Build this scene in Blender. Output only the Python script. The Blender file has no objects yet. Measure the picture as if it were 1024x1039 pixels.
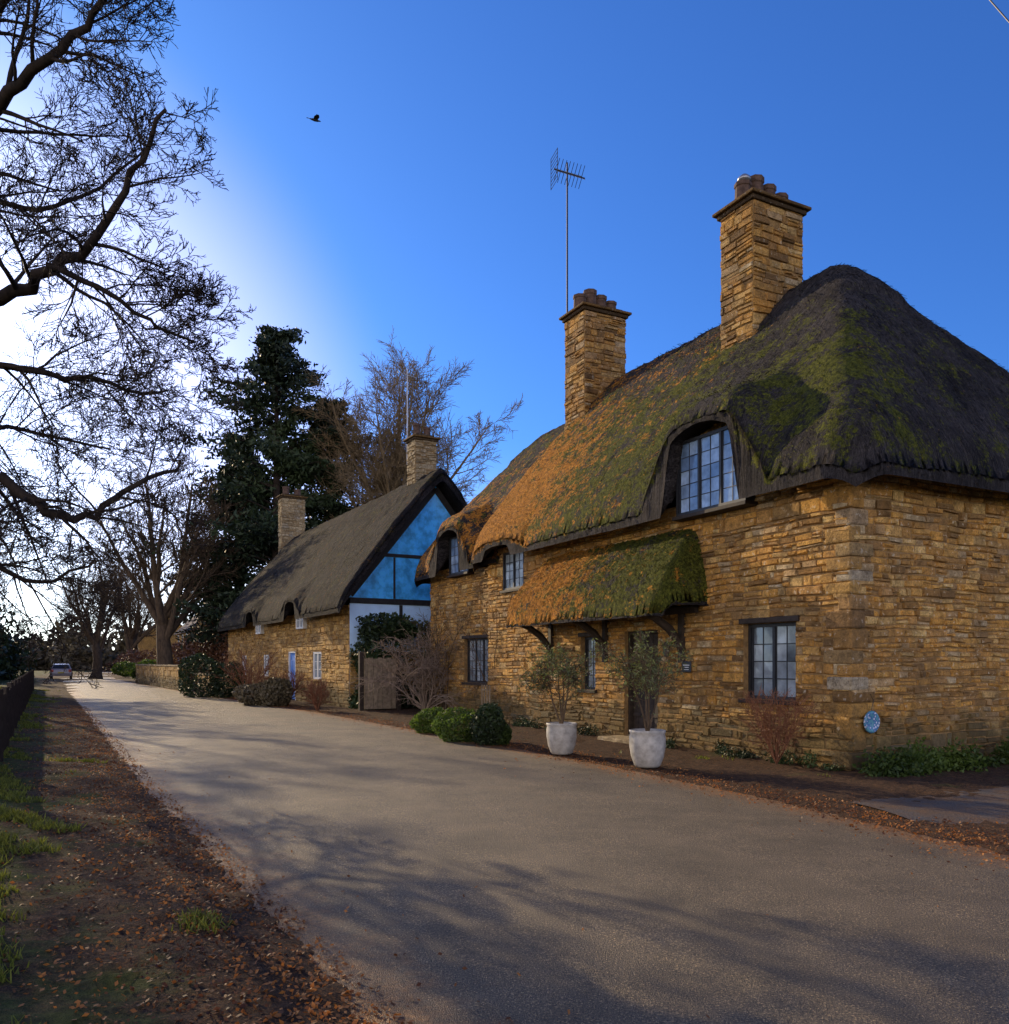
import bpy, math, random
import numpy as np
from mathutils import Vector, Matrix, Quaternion
R=random.Random(7); NR=np.random.default_rng(7)
F=850.0; CX=512.0; HY=672.0; CH=1.6
sc=bpy.context.scene
def W(px,y,z=0.0):
    dep=(CH-z)*F/(y-HY); return Vector(((px-CX)/F*dep,dep,z))
def PX(px,y,dep): return Vector(((px-CX)/F*dep,dep,CH+(HY-y)*dep/F))
# ---------------------------------------------------------------- camera
cam=bpy.data.cameras.new('camera'); co=bpy.data.objects.new('camera',cam); sc.collection.objects.link(co)
co.location=(0,0,CH); co.rotation_euler=(math.radians(90),0,0)
cam.sensor_width=36; cam.sensor_fit='HORIZONTAL'; cam.lens=36*F/1024; cam.shift_y=152.5/1024
cam.clip_end=4000; cam.clip_start=0.05; sc.camera=co
# ---------------------------------------------------------------- world + sun
sunv=Vector((-0.86,1.0,0.46)).normalized()
el=math.asin(sunv.z); az=math.atan2(sunv.x,sunv.y)
w=bpy.data.worlds.new('World'); sc.world=w; w.use_nodes=True
nt=w.node_tree; nt.nodes.clear()
sky=nt.nodes.new('ShaderNodeTexSky'); sky.sky_type='NISHITA'; sky.sun_disc=False
sky.sun_elevation=el; sky.sun_rotation=az; sky.air_density=1.0; sky.dust_density=0.7; sky.ozone_density=2.5
def wmix(mode,f,a,b):
    x=nt.nodes.new('ShaderNodeMix'); x.data_type='RGBA'; x.blend_type=mode
    for inp,v in ((x.inputs[0],f),(x.inputs[6],a),(x.inputs[7],b)):
        if isinstance(v,(int,float)): inp.default_value=v
        elif isinstance(v,tuple): inp.default_value=(*v,1)
        else: nt.links.new(v,inp)
    return x.outputs[2]
def wramp(fac,stops):
    x=nt.nodes.new('ShaderNodeValToRGB'); cr=x.color_ramp; cr.interpolation='EASE'
    while len(cr.elements)<len(stops): cr.elements.new(0.5)
    for e,(p,c) in zip(cr.elements,stops): e.position=p; e.color=(*c,1)
    nt.links.new(fac,x.inputs[0]); return x.outputs[0]
def wdot(v):
    dt=nt.nodes.new('ShaderNodeVectorMath'); dt.operation='DOT_PRODUCT'; nt.links.new(tcw.outputs['Generated'],dt.inputs[0]); dt.inputs[1].default_value=Vector(v).normalized(); return dt.outputs['Value']
tcw=nt.nodes.new('ShaderNodeTexCoord'); sep=nt.nodes.new('ShaderNodeSeparateXYZ'); nt.links.new(tcw.outputs['Generated'],sep.inputs[0])
tint=wmix('MULTIPLY',1.0,sky.outputs[0],(0.31,0.66,1.30))
S=1/0.15
haze=wramp(sep.outputs[2],[(0.0,(.62,.46,.36)),(0.26,(0,0,0))])
sung=wramp(wdot((-0.72,1.0,0.16)),[(0.86,(0,0,0)),(1.0,(1.0,.62,.34))])
back_fill=wramp(wdot((-.30,-.93,.0)),[(0.0,(0,0,0)),(0.75,(1.0,.80,.54))])  # warm low sky light added behind the camera to brighten the walls
back_fill=wmix('MULTIPLY',1.0,back_fill,wramp(sep.outputs[2],[(0.08,(1,1,1)),(0.6,(.12,.12,.12))]))
c=wmix('ADD',1.0,tint,wmix('MULTIPLY',1.0,haze,(S,S,S)))
c=wmix('ADD',1.0,c,wmix('MULTIPLY',1.0,sung,(S,S,S)))
c=wmix('ADD',1.0,c,wmix('MULTIPLY',1.0,back_fill,(S*2.15,S*2.15,S*2.15)))
bg=nt.nodes.new('ShaderNodeBackground'); bg.inputs['Strength'].default_value=0.15
ow=nt.nodes.new('ShaderNodeOutputWorld')
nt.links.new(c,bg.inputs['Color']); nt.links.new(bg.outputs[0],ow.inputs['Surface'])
sl=bpy.data.lights.new('sun','SUN'); sl.energy=5.0; sl.angle=math.radians(0.5); sl.color=(1.0,0.77,0.46)
so=bpy.data.objects.new('sun',sl); sc.collection.objects.link(so); so.rotation_euler=sunv.to_track_quat('Z','Y').to_euler()
sc.view_settings.view_transform='Standard'; sc.view_settings.look='None'; sc.view_settings.exposure=0
# ---------------------------------------------------------------- material helpers
class M:
    def __init__(s,name,rough=0.8,spec=0.3):
        s.m=bpy.data.materials.new(name); s.m.use_nodes=True; s.t=s.m.node_tree
        s.b=s.t.nodes['Principled BSDF']; s.b.inputs['Roughness'].default_value=rough
        s.b.inputs['Specular IOR Level'].default_value=spec
        s.tc=None; s.mp={}
    def n(s,ty,**k):
        x=s.t.nodes.new(ty)
        for a,v in k.items(): setattr(x,a,v)
        return x
    def l(s,a,b): s.t.links.new(a,b)
    def coord(s,scale=(1,1,1)):
        if s.tc is None: s.tc=s.n('ShaderNodeTexCoord')
        if scale==(1,1,1): return s.tc.outputs['Object']
        if scale in s.mp: return s.mp[scale]
        mp=s.n('ShaderNodeMapping'); mp.inputs['Scale'].default_value=scale
        s.l(s.tc.outputs['Object'],mp.inputs['Vector']); s.mp[scale]=mp.outputs[0]; return mp.outputs[0]
    def noise(s,scale,detail=4,rough=0.6,sc3=(1,1,1)):
        x=s.n('ShaderNodeTexNoise'); x.inputs['Scale'].default_value=scale; x.inputs['Detail'].default_value=5 if detail>=5.5 else min(detail,3)
        x.inputs['Roughness'].default_value=rough
        s.l(s.coord(sc3),x.inputs['Vector']); return x.outputs['Fac']
    def ramp(s,fac,stops,interp='LINEAR'):
        x=s.n('ShaderNodeValToRGB'); cr=x.color_ramp; cr.interpolation=interp
        while len(cr.elements)<len(stops): cr.elements.new(0.5)
        for e,(p,c) in zip(cr.elements,stops):
            e.position=p; e.color=(c,c,c,1) if not hasattr(c,'__len__') else (*c,1)
        s.l(fac,x.inputs[0]); return x.outputs[0]
    def mix(s,f,a,b,mode='MIX'):
        x=s.n('ShaderNodeMix',data_type='RGBA',blend_type=mode)
        for inp,v in ((x.inputs[0],f),(x.inputs[6],a),(x.inputs[7],b)):
            if isinstance(v,(int,float)): inp.default_value=v if inp==x.inputs[0] else (v,v,v,1)
            elif isinstance(v,tuple): inp.default_value=(*v,1)
            else: s.l(v,inp)
        return x.outputs[2]
    def math(s,op,a,b=0.0):
        x=s.n('ShaderNodeMath',operation=op)
        for i,v in enumerate((a,b)):
            if isinstance(v,(int,float)): x.inputs[i].default_value=v
            else: s.l(v,x.inputs[i])
        return x.outputs[0]
    def attr(s,name):
        x=s.n('ShaderNodeAttribute',attribute_name=name); return x.outputs['Fac']
    def col(s,c):
        if isinstance(c,tuple): s.b.inputs['Base Color'].default_value=(*c,1)
        else: s.l(c,s.b.inputs['Base Color'])
    def bump(s,h,strength=0.5,dist=0.02):
        x=s.n('ShaderNodeBump'); x.inputs['Strength'].default_value=strength; x.inputs['Distance'].default_value=dist
        s.l(h,x.inputs['Height']); s.l(x.outputs[0],s.b.inputs['Normal'])
    def translucent(s,c,f=0.4):
        tr=s.n('ShaderNodeBsdfTranslucent')
        if isinstance(c,tuple): tr.inputs[0].default_value=(*c,1)
        else: s.l(c,tr.inputs[0])
        mx=s.n('ShaderNodeMixShader'); mx.inputs[0].default_value=f
        s.l(s.b.outputs[0],mx.inputs[1]); s.l(tr.outputs[0],mx.inputs[2])
        s.l(mx.outputs[0],s.t.nodes['Material Output'].inputs['Surface'])
def simple(name,c,rough=0.7,spec=0.3,var=0.25,scale=6,bump=0.2,bd=0.005,metal=0):
    m=M(name,rough,spec); n1=m.noise(scale,3)
    k=m.ramp(n1,[(0.3,1-var),(0.7,1+var)])
    m.col(m.mix(1.0,tuple(c),k,'MULTIPLY')); m.b.inputs['Metallic'].default_value=metal
    if bump: m.bump(m.noise(scale*6,2),bump,bd)
    return m.m
def stone_mat(name,tint=(1.08,1.02,.90),stops=None,damp=True):
    m=M(name,0.88,0.2)
    r=m.attr('rnd')
    st=stops or [(0.0,(.15,.09,.04)),(0.10,(.40,.22,.065)),(0.24,(.62,.37,.11)),(0.40,(.52,.27,.06)),(0.54,(.66,.46,.19)),(0.66,(.27,.155,.06)),(0.78,(.60,.32,.08)),(0.9,(.42,.25,.10)),(1.0,(.52,.43,.28))]
    c=m.ramp(r,st)
    c=m.mix(1.0,c,m.ramp(m.noise(7,6,0.7),[(0.3,0.45),(0.5,1.0),(0.72,1.45)]),'MULTIPLY')
    c=m.mix(m.ramp(m.noise(30,3,0.75),[(0.50,0.0),(0.66,0.7)]),c,(.13,.08,.035))
    c=m.mix(m.ramp(m.noise(1.1,4,0.65),[(0.46,0.0),(0.68,0.65)]),c,(.15,.105,.06))
    c=m.mix(m.ramp(m.noise(14,2,0.5),[(0.64,0.0),(0.71,0.65)]),c,(.58,.53,.42))
    if damp:
        g=m.n('ShaderNodeSeparateXYZ'); m.l(m.coord(),g.inputs[0])
        z=m.math('ADD',g.outputs[2],m.math('MULTIPLY',m.noise(2.5,3),-1.1))
        c=m.mix(m.ramp(z,[(0.0,0.75),(0.35,0.0)]),c,(.06,.055,.03))
    c=m.mix(1.0,c,tint,'MULTIPLY')
    m.col(c)
    h=m.math('ADD',m.noise(22,3,0.7),m.math('MULTIPLY',m.noise(90,2,0.7),0.4))
    m.bump(h,1.0,0.03); return m.m
stoneM=stone_mat('cotswold_stone'); 
mortM=simple('mortar',(.27,.17,.075),0.95,0.1,0.35,10,0.8,0.01)
stone2M=stone_mat('far_stone',stops=[(0,(.25,.15,.05)),(0.25,(.50,.31,.10)),(0.5,(.38,.21,.06)),(0.7,(.58,.38,.13)),(1,(.38,.26,.12))])
stoneG=stone_mat('grey_stone',tint=(1,1,1),stops=[(0,(.25,.19,.11)),(0.4,(.38,.29,.16)),(0.7,(.46,.36,.21)),(1,(.3,.25,.17))],damp=False)
def thatch_mat(name,base,moss=0.5,orange=0.5):
    m=M(name,0.92,0.12)
    hip=m.attr('hip')
    a=m.noise(9,3,0.65,(5,0.35,0.35)); b=m.noise(9,3,0.65,(0.35,5,0.35))
    s=m.mix(hip,a,b)
    a2=m.noise(30,2,0.7,(4,0.6,0.6)); b2=m.noise(30,2,0.7,(0.6,4,0.6)); s2=m.mix(hip,a2,b2)
    fine=m.noise(16,6,0.8)
    st=m.ramp(s,[(0.3,base[0]),(0.7,base[1])])
    st=m.mix(1.0,st,m.ramp(s2,[(0.3,0.35),(0.7,1.9)]),'MULTIPLY')
    st=m.mix(1.0,st,m.ramp(m.noise(0.8,6,0.7),[(0.35,0.55),(0.65,1.6)]),'MULTIPLY')
    mo=m.attr('moss'); big=m.noise(1.9,6,0.8)
    pm=m.ramp(m.math('ADD',m.math('ADD',big,m.math('MULTIPLY',fine,0.55)),m.math('MULTIPLY',mo,0.13)),[(0.85,0.0),(0.95,1.0)])
    gr=m.mix(1.0,m.ramp(fine,[(0.35,(.03,.04,.006)),(0.62,(.19,.20,.025))]),m.ramp(s2,[(0.3,0.35),(0.7,1.6)]),'MULTIPLY')
    c=m.mix(m.math('MULTIPLY',pm,moss),st,gr)
    oa=m.attr('orange')
    po=m.ramp(m.math('ADD',m.math('ADD',m.noise(3.4,6,0.85),m.math('MULTIPLY',fine,0.5)),m.math('MULTIPLY',oa,0.14)),[(0.825,0.0),(0.90,1.0)])
    c=m.mix(m.math('MULTIPLY',po,orange),c,m.ramp(fine,[(0.35,(.18,.065,.014)),(0.62,(.85,.36,.05))]))
    m.col(c)
    h=m.math('ADD',m.math('MULTIPLY',s2,0.7),m.math('ADD',s,fine))
    m.bump(h,1.0,0.10); return m.m
thM=thatch_mat('thatch',((.016,.0145,.016),(.075,.066,.064)),moss=0.92,orange=0.95)
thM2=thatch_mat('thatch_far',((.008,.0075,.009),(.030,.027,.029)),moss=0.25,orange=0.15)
woodD=simple('dark_oak',(.035,.025,.018),0.7,0.3,0.4,12,0.4)
woodG=simple('weathered_boards',(.24,.19,.13),0.85,0.2,0.35,9,0.5)
iron=simple('black_iron',(.015,.015,.017),0.5,0.5,0.2,20,0)
leadM=simple('window_frame_dark',(.02,.022,.026),0.5,0.4,0.2,20,0)
whiteW=simple('white_frame',(.7,.7,.68),0.5,0.4,0.08,8,0)
potclay=simple('clay_pot',(.10,.062,.045),0.85,0.2,0.4,10,0.4)
plaster=simple('white_plaster_blue_shade',(.50,.72,.98),0.8,0.25,0.08,3,0.3)  # white plaster, with the blue of its shade put into the colour
blackT=simple('black_timber',(.02,.018,.018),0.7,0.3,0.3,8,0.3)
blueD=simple('blue_door_paint',(.07,.22,.65),0.45,0.4,0.08,6,0)
potW=simple('glazed_planter',(.38,.36,.32),0.6,0.35,0.30,9,0.3)
soilM=simple('soil',(.05,.035,.02),0.95,0.1,0.3,20,0.8,0.02)
alum=simple('aluminium',(.35,.35,.36),0.4,0.5,0.1,20,0,metal=0.8)
def glass_mat(name,c1,c2,rough=0.08):
    m=M(name,rough,0.8); r=m.attr('rnd')
    m.col(m.mix(1.0,m.ramp(r,[(0,c1),(1,c2)]),m.ramp(m.noise(3,3),[(0.35,0.6),(0.65,1.2)]),'MULTIPLY'))
    m.bump(m.noise(4,2),0.12,0.02); return m.m
glassM=glass_mat('window_glass',(.12,.15,.18),(.36,.42,.46))
glassB=glass_mat('window_glass_sky_tint',(.10,.18,.34),(.36,.50,.70))  # blue sky reflection put into the pane colour
glazM=glass_mat('gable_glazing',(.05,.40,1.0),(.09,.50,1.0),0.25)  # base colour carries the blue of the reflected sky
def bark_mat(name,a,b):
    m=M(name,0.9,0.15); m.col(m.ramp(m.noise(8,3,0.7,(1,1,0.3)),[(0.3,a),(0.7,b)])); return m.m
bark=bark_mat('bark_dark',(.014,.011,.010),(.05,.036,.028))
bark2=bark_mat('bark_brown',(.05,.036,.024),(.14,.095,.058))
barkT=bark_mat('bark_tan',(.12,.085,.05),(.28,.20,.11))
twigR=bark_mat('twig_red',(.12,.05,.03),(.24,.11,.06))
def leaf_mat(name,a,b,tf=0.35,tc=None,rough=0.6):
    m=M(name,rough,0.3); r=m.attr('rnd')
    c=m.ramp(r,[(0,a),(1,b)]); m.col(c)
    if tf>0.21: m.translucent(m.mix(1.0,c,tc or (1.6,1.7,0.7),'MULTIPLY'),tf)
    return m.m
lfDark=leaf_mat('foliage_dark',(.010,.018,.007),(.045,.075,.02),0.2)
lfGreen=leaf_mat('foliage_green',(.025,.045,.010),(.10,.15,.03))
lfOlive=leaf_mat('foliage_olive',(.05,.065,.035),(.15,.17,.09))
lfCon=leaf_mat('foliage_conifer',(.008,.016,.010),(.040,.062,.022),0.12)
lfBr=leaf_mat('dead_leaves',(.06,.022,.010),(.40,.17,.045),0.25,(1.5,1.1,0.6))
lfRust=leaf_mat('foliage_rust',(.09,.04,.02),(.24,.11,.05),0.1)
lfFar=leaf_mat('foliage_far',(.05,.045,.025),(.14,.11,.06),0.1)
grassM=leaf_mat('grass_blades',(.055,.07,.014),(.20,.22,.045),0.4,(1.4,1.3,0.5))
# ---------------------------------------------------------------- mesh helpers
def link(ob,parent=None):
    sc.collection.objects.link(ob)
    if parent is not None: ob.parent=parent
    return ob
def empty(name,mat=None):
    e=bpy.data.objects.new(name,None); e.empty_display_size=0.3; sc.collection.objects.link(e)
    if mat is not None: e.matrix_world=mat
    return e
class MB:
    def __init__(s): s.v=[]; s.f=[]; s.r=[]
    def add(s,vs,fs,r=None):
        n=len(s.v); s.v+= [tuple(x) for x in vs]; 
        rr=R.random() if r is None else r
        for f in fs: s.f.append(tuple(n+i for i in f)); s.r.append(rr)
    def box(s,x0,x1,y0,y1,z0,z1,r=None,mp=None):
        vs=[(x,y,z) for x in (x0,x1) for y in (y0,y1) for z in (z0,z1)]
        if mp: vs=[mp(*v) for v in vs]
        s.add(vs,[(0,1,3,2),(4,6,7,5),(0,4,5,1),(2,3,7,6),(0,2,6,4),(1,5,7,3)],r)
    def tube(s,P,Rd,k=6,r=None,cap=True):
        P=[Vector(p) for p in P]; n0=len(s.v); rr=R.random() if r is None else r
        for i,p in enumerate(P):
            d=(P[min(i+1,len(P)-1)]-P[max(i-1,0)]).normalized()
            ref=Vector((0,0,1)) if abs(d.z)<0.9 else Vector((1,0,0))
            a=d.cross(ref).normalized(); b=d.cross(a)
            for j in range(k):
                t=2*math.pi*j/k; s.v.append(tuple(p+(a*math.cos(t)+b*math.sin(t))*Rd[i]))
        for i in range(len(P)-1):
            for j in range(k):
                a0=n0+i*k+j; a1=n0+i*k+(j+1)%k; s.f.append((a0,a1,a1+k,a0+k)); s.r.append(rr)
        if cap:
            s.f.append(tuple(n0+j for j in range(k))); s.r.append(rr)
            s.f.append(tuple(n0+(len(P)-1)*k+j for j in range(k))); s.r.append(rr)
    def lathe(s,c,prof,k=20,r=None):
        c=Vector(c); n0=len(s.v); rr=R.random() if r is None else r
        for (rad,z) in prof:
            for j in range(k):
                t=2*math.pi*j/k; s.v.append((c.x+rad*math.cos(t),c.y+rad*math.sin(t),c.z+z))
        for i in range(len(prof)-1):
            for j in range(k):
                a0=n0+i*k+j; a1=n0+i*k+(j+1)%k; s.f.append((a0,a1,a1+k,a0+k)); s.r.append(rr)
    def obj(s,name,mat,parent=None,smooth=False,bevel=0):
        me=bpy.data.meshes.new(name); me.from_pydata(s.v,[],s.f); me.update()
        at=me.attributes.new('rnd','FLOAT','FACE'); at.data.foreach_set('value',np.array(s.r,dtype=np.float32))
        me.materials.append(mat)
        if smooth: me.polygons.foreach_set('use_smooth',np.ones(len(me.polygons),dtype=bool))
        ob=bpy.data.objects.new(name,me); link(ob,parent)
        if bevel:
            b=ob.modifiers.new('bevel','BEVEL'); b.width=bevel; b.segments=2; b.limit_method='ANGLE'
        return ob
def npmesh(name,V,Fc,mat,attrs=None,parent=None,smooth=False,fattrs=None):
    me=bpy.data.meshes.new(name); me.from_pydata(V.astype(np.float32),[],Fc); me.update()
    for k,v in (attrs or {}).items():
        at=me.attributes.new(k,'FLOAT','POINT'); at.data.foreach_set('value',v.astype(np.float32))
    for k,v in (fattrs or {}).items():
        at=me.attributes.new(k,'FLOAT','FACE'); at.data.foreach_set('value',v.astype(np.float32))
    me.materials.append(mat)
    if smooth: me.polygons.foreach_set('use_smooth',np.ones(len(me.polygons),dtype=bool))
    ob=bpy.data.objects.new(name,me); link(ob,parent); return ob
def leaf_quads(P,size,flat=0.0,asp=0.55):
    n=len(P); size=np.broadcast_to(np.asarray(size,dtype=float),(n,))*NR.uniform(0.6,1.3,n)
    a=NR.normal(size=(n,3)); a[:,2]*=(1-flat); a/=np.linalg.norm(a,axis=1)[:,None]+1e-9
    b=NR.normal(size=(n,3)); b[:,2]*=(1-flat); b-=a*(a*b).sum(1)[:,None]; b/=np.linalg.norm(b,axis=1)[:,None]+1e-9
    a=a*size[:,None]; b=b*(size*asp)[:,None]
    V=np.empty((n,4,3)); V[:,0]=P-a; V[:,1]=P-b; V[:,2]=P+a; V[:,3]=P+b
    return V.reshape(-1,3), np.arange(n*4).reshape(n,4)
def leaves(name,P,size,mat,parent=None,flat=0.0,asp=0.55):
    P=np.asarray(P); V,Fc=leaf_quads(P,size,flat,asp)
    k=1.0/max(.15,float(np.mean(size))*14)
    r=NR.random(len(Fc))*.6+.2+.35*np.sin(P[:,0]*k*1.1+np.sin(P[:,1]*k))*np.sin(P[:,2]*k*1.3+1)
    return npmesh(name,V,Fc,mat,parent=parent,fattrs={'rnd':np.clip(r,0,1)})
def blob(c,rad,n,lump=0.25,inner=0.55,seed=0,floor=0.0):
    r=np.random.default_rng(seed); d=r.normal(size=(n,3)); d/=np.linalg.norm(d,axis=1)[:,None]
    ph=r.uniform(0,6.28,(6,)); k=r.normal(size=(6,3))*3.2
    m=1+lump*sum(np.sin(d@k[i]+ph[i]) for i in range(6))/2.4
    rr=(inner+(1-inner)*r.random(n)**0.6)*m
    P=np.array(c)+d*rr[:,None]*np.array(rad)
    return P[P[:,2]>floor]
def boxpts(x0,x1,y0,y1,z0,z1,n,lump=0.08):
    P=NR.uniform(0,1,(n,3)); ax=NR.integers(0,3,n); 
    sd=NR.integers(0,2,n); dd=NR.random(n)*0.12; 
    for i in range(3):
        mk=ax==i; P[mk,i]=np.where(sd[mk]==1,1-dd[mk],dd[mk])
    P=np.array([x0,y0,z0])+P*np.array([x1-x0,y1-y0,z1-z0])
    P+=lump*np.sin(P[:,[1,2,0]]*3.7+1)+NR.normal(size=P.shape)*lump*0.4
    return P
def smin(a,b,k): 
    h=np.clip(0.5+0.5*(b-a)/k,0,1); return b*(1-h)+a*h-k*h*(1-h)
def smax(a,b,k): return -smin(-a,-b,k)
def sst(x,a,b):
    t=np.clip((x-a)/(b-a),0,1); return t*t*(3-2*t)
_k=NR.normal(size=(14,2)); _p=NR.uniform(0,6.28,14)
def wob(x,y,s):
    return sum(np.sin((x*_k[i,0]+y*_k[i,1])*s*(1+0.35*i)+_p[i])/(1+0.35*i) for i in range(14))/4.5
# ---------------------------------------------------------------- thatch roof
def bump1(t,tc,hw,lo=0.72,hi=1.06,arch=.24): 
    x=np.abs((t-tc)/hw); return (1-sst(x,lo,hi))*(1-arch*np.clip(x,0,1)**2)
def thatch(name,t0,t1,y0,y1,ridge,eb,th,kend0,kend1,dorm,parent,mat,Rc=0.75,step=0.07,mossf=None,orangef=None,lean=False,yr=None,cap=0.0):
    nt_=int((t1-t0)/step)+1; ny=int((y1-y0)/step)+1
    T,Y=np.meshgrid(np.linspace(t0,t1,nt_),np.linspace(y0,y1,ny),indexing='ij')
    df=y1-Y; db=Y-y0; d0=T-t0; d1=t1-T
    yr_=(y0+y1)/2 if yr is None else yr
    kf=(ridge-eb-th)/(y1-yr_); kb=(ridge-eb-th)/(yr_-y0)
    if lean: 
        main=eb+th+(ridge-eb-th)*np.clip(df/(y1-y0),0,1)**0.75
        main=smin(main,eb+th+0.2+d0*3.0,0.35); main=smin(main,eb+th+0.2+d1*3.0,0.35)
    else:
        main=smin(kf*df,kb*db,0.35)
        if kend0: main=smin(main,kend0*d0,0.7)
        if kend1: main=smin(main,kend1*d1,0.7)
        main=main+0.24*np.sin(np.clip(main/(ridge-eb-th),0,1)*math.pi)
        if cap:
            hr=(ridge-eb-th)
            sc_=0.08*np.abs(((T*1.3)%1.0)-0.5)*2
            main=main+cap*sst(main,hr-0.95-sc_,hr-0.87-sc_)
        main=main+eb+th
    top=main.copy(); und=main-th
    for (tc,hw,ra) in dorm:
        bo=bump1(T,tc,hw+0.62,.38,1.25,.14); bi=bump1(T,tc,hw)
        far=1.2*np.maximum(0,df-1.9)
        top=smax(top,eb+th*.8+ra*bo+0.34*df-far-1.5*(1-sst(bo,0,0.3)),0.6)-0.15*0
        und=np.maximum(und,eb+ra*bi+0.12*df-far-1.5*(1-sst(bi,0,0.1)))
    b=df if lean else np.minimum(df,db)
    if kend0 or lean: b=np.minimum(b,d0)
    if kend1 or lean: b=np.minimum(b,d1)
    r=0.36; q=np.clip(1-b/r,0,1); top=top-r*0.9*(1-np.sqrt(np.maximum(0,1-q*q)))
    if not kend0 and not lean:
        q=np.clip(1-d0/0.25,0,1); top=top-0.22*(1-np.sqrt(np.maximum(0,1-q*q)))
    wv=wob(T,Y,1.3)*0.07+wob(T+9,Y,5.0)*0.035+NR.normal(size=T.shape)*0.010
    top=top+wv
    und=und+wob(T+5,Y*0,2.2)*0.025
    X=T.copy(); YY=Y.copy()
    def corner(cx,cy,sx,sy):
        a=(T-cx)*sx/Rc; bb=(Y-cy)*sy/Rc; mk=(a>0)&(bb>0)
        na=a*np.sqrt(np.maximum(0,1-bb*bb/2)); nb=bb*np.sqrt(np.maximum(0,1-a*a/2))
        X[mk]=(cx+sx*na*Rc)[mk]; YY[mk]=(cy+sy*nb*Rc)[mk]
    if kend0 or lean: corner(t0+Rc,y1-Rc,-1,1); 
    if kend0: corner(t0+Rc,y0+Rc,-1,-1)
    if kend1 or lean: corner(t1-Rc,y1-Rc,1,1)
    if kend1: corner(t1-Rc,y0+Rc,1,-1)
    N=nt_*ny; idx=np.arange(N).reshape(nt_,ny)
    Vt=np.stack([X,YY,top],-1).reshape(-1,3)
    Vu=np.stack([X,YY,np.minimum(und,top-0.03)],-1).reshape(-1,3)
    q=np.stack([idx[:-1,:-1],idx[1:,:-1],idx[1:,1:],idx[:-1,1:]],-1).reshape(-1,4)
    ring=np.concatenate([idx[:-1,0],idx[-1,:-1],idx[:0:-1,-1],idx[0,:0:-1]])
    nr=len(ring); 
    a=Vt[ring]; c=Vu[ring]; mids=[]
    for f_ in (0.33,0.66): 
        mm=a*(1-f_)+c*f_+NR.normal(size=a.shape)*0.012; mids.append(mm)
    V=np.concatenate([Vt,Vu]+mids); m1=2*N+np.arange(nr); m2=m1+nr
    def strip(A,B): return np.stack([A,np.roll(A,-1),np.roll(B,-1),B],-1)
    Fc=np.concatenate([q,q[:,::-1]+N,strip(ring,m1),strip(m1,m2),strip(m2,ring+N)])
    hip=np.zeros_like(T)
    if kend0: hip=np.maximum(hip,sst((kf*df)-(kend0*d0),-0.3,0.3))
    if kend1: hip=np.maximum(hip,sst(kf*df-kend1*d1,-0.3,0.3))
    if lean: hip=hip*0
    mo=(mossf(T,Y,top) if mossf else np.zeros_like(T)); og=(orangef(T,Y,top) if orangef else np.zeros_like(T))
    def ex(A): A=A.reshape(-1); return np.concatenate([A,A,A[ring],A[ring]])
    def exm(A): A=A.reshape(-1); return np.concatenate([A,A*0-1,A[ring]*0.5-.3,A[ring]*0-1])
    ob=npmesh(name,V,Fc,mat,{'hip':ex(hip),'moss':exm(mo),'orange':exm(og)},parent,smooth=True)
    return ob,(X,YY,top,hip,mo,og)
def stubble(name,field,parent,mat,n,L=0.16):
    X,Y,Z,hp,mo,og=field; nt_,ny=X.shape
    i=NR.integers(1,nt_-2,n); j=NR.integers(1,ny-2,n)
    P=np.stack([X[i,j],Y[i,j],Z[i,j]],-1)
    du=np.stack([X[i+1,j]-X[i,j],Y[i+1,j]-Y[i,j],Z[i+1,j]-Z[i,j]],-1)
    dv=np.stack([X[i,j+1]-X[i,j],Y[i,j+1]-Y[i,j],Z[i,j+1]-Z[i,j]],-1)
    nn=np.cross(du,dv); nn/=np.linalg.norm(nn,axis=1)[:,None]+1e-9
    g=np.array([0,0,-1.0])-nn*(-nn[:,2])[:,None]; g/=np.linalg.norm(g,axis=1)[:,None]+1e-9
    g=g+NR.normal(size=g.shape)*0.14
    sd=np.cross(nn,g); L_=L*NR.uniform(0.4,1.2,n)[:,None]
    P=P+du*NR.random(n)[:,None]+dv*NR.random(n)[:,None]-nn*.01
    wd=sd*0.006
    up=nn*NR.uniform(0.012,0.04,n)[:,None]
    V=np.stack([P-wd,P+wd,P+g*L_+wd+up,P+g*L_-wd+up],1).reshape(-1,3)
    r4=lambda A: np.repeat(A[i,j],4)
    return npmesh(name,V,np.arange(4*n).reshape(n,4),mat,{'hip':r4(hp),'moss':r4(mo),'orange':r4(og)},parent)
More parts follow.
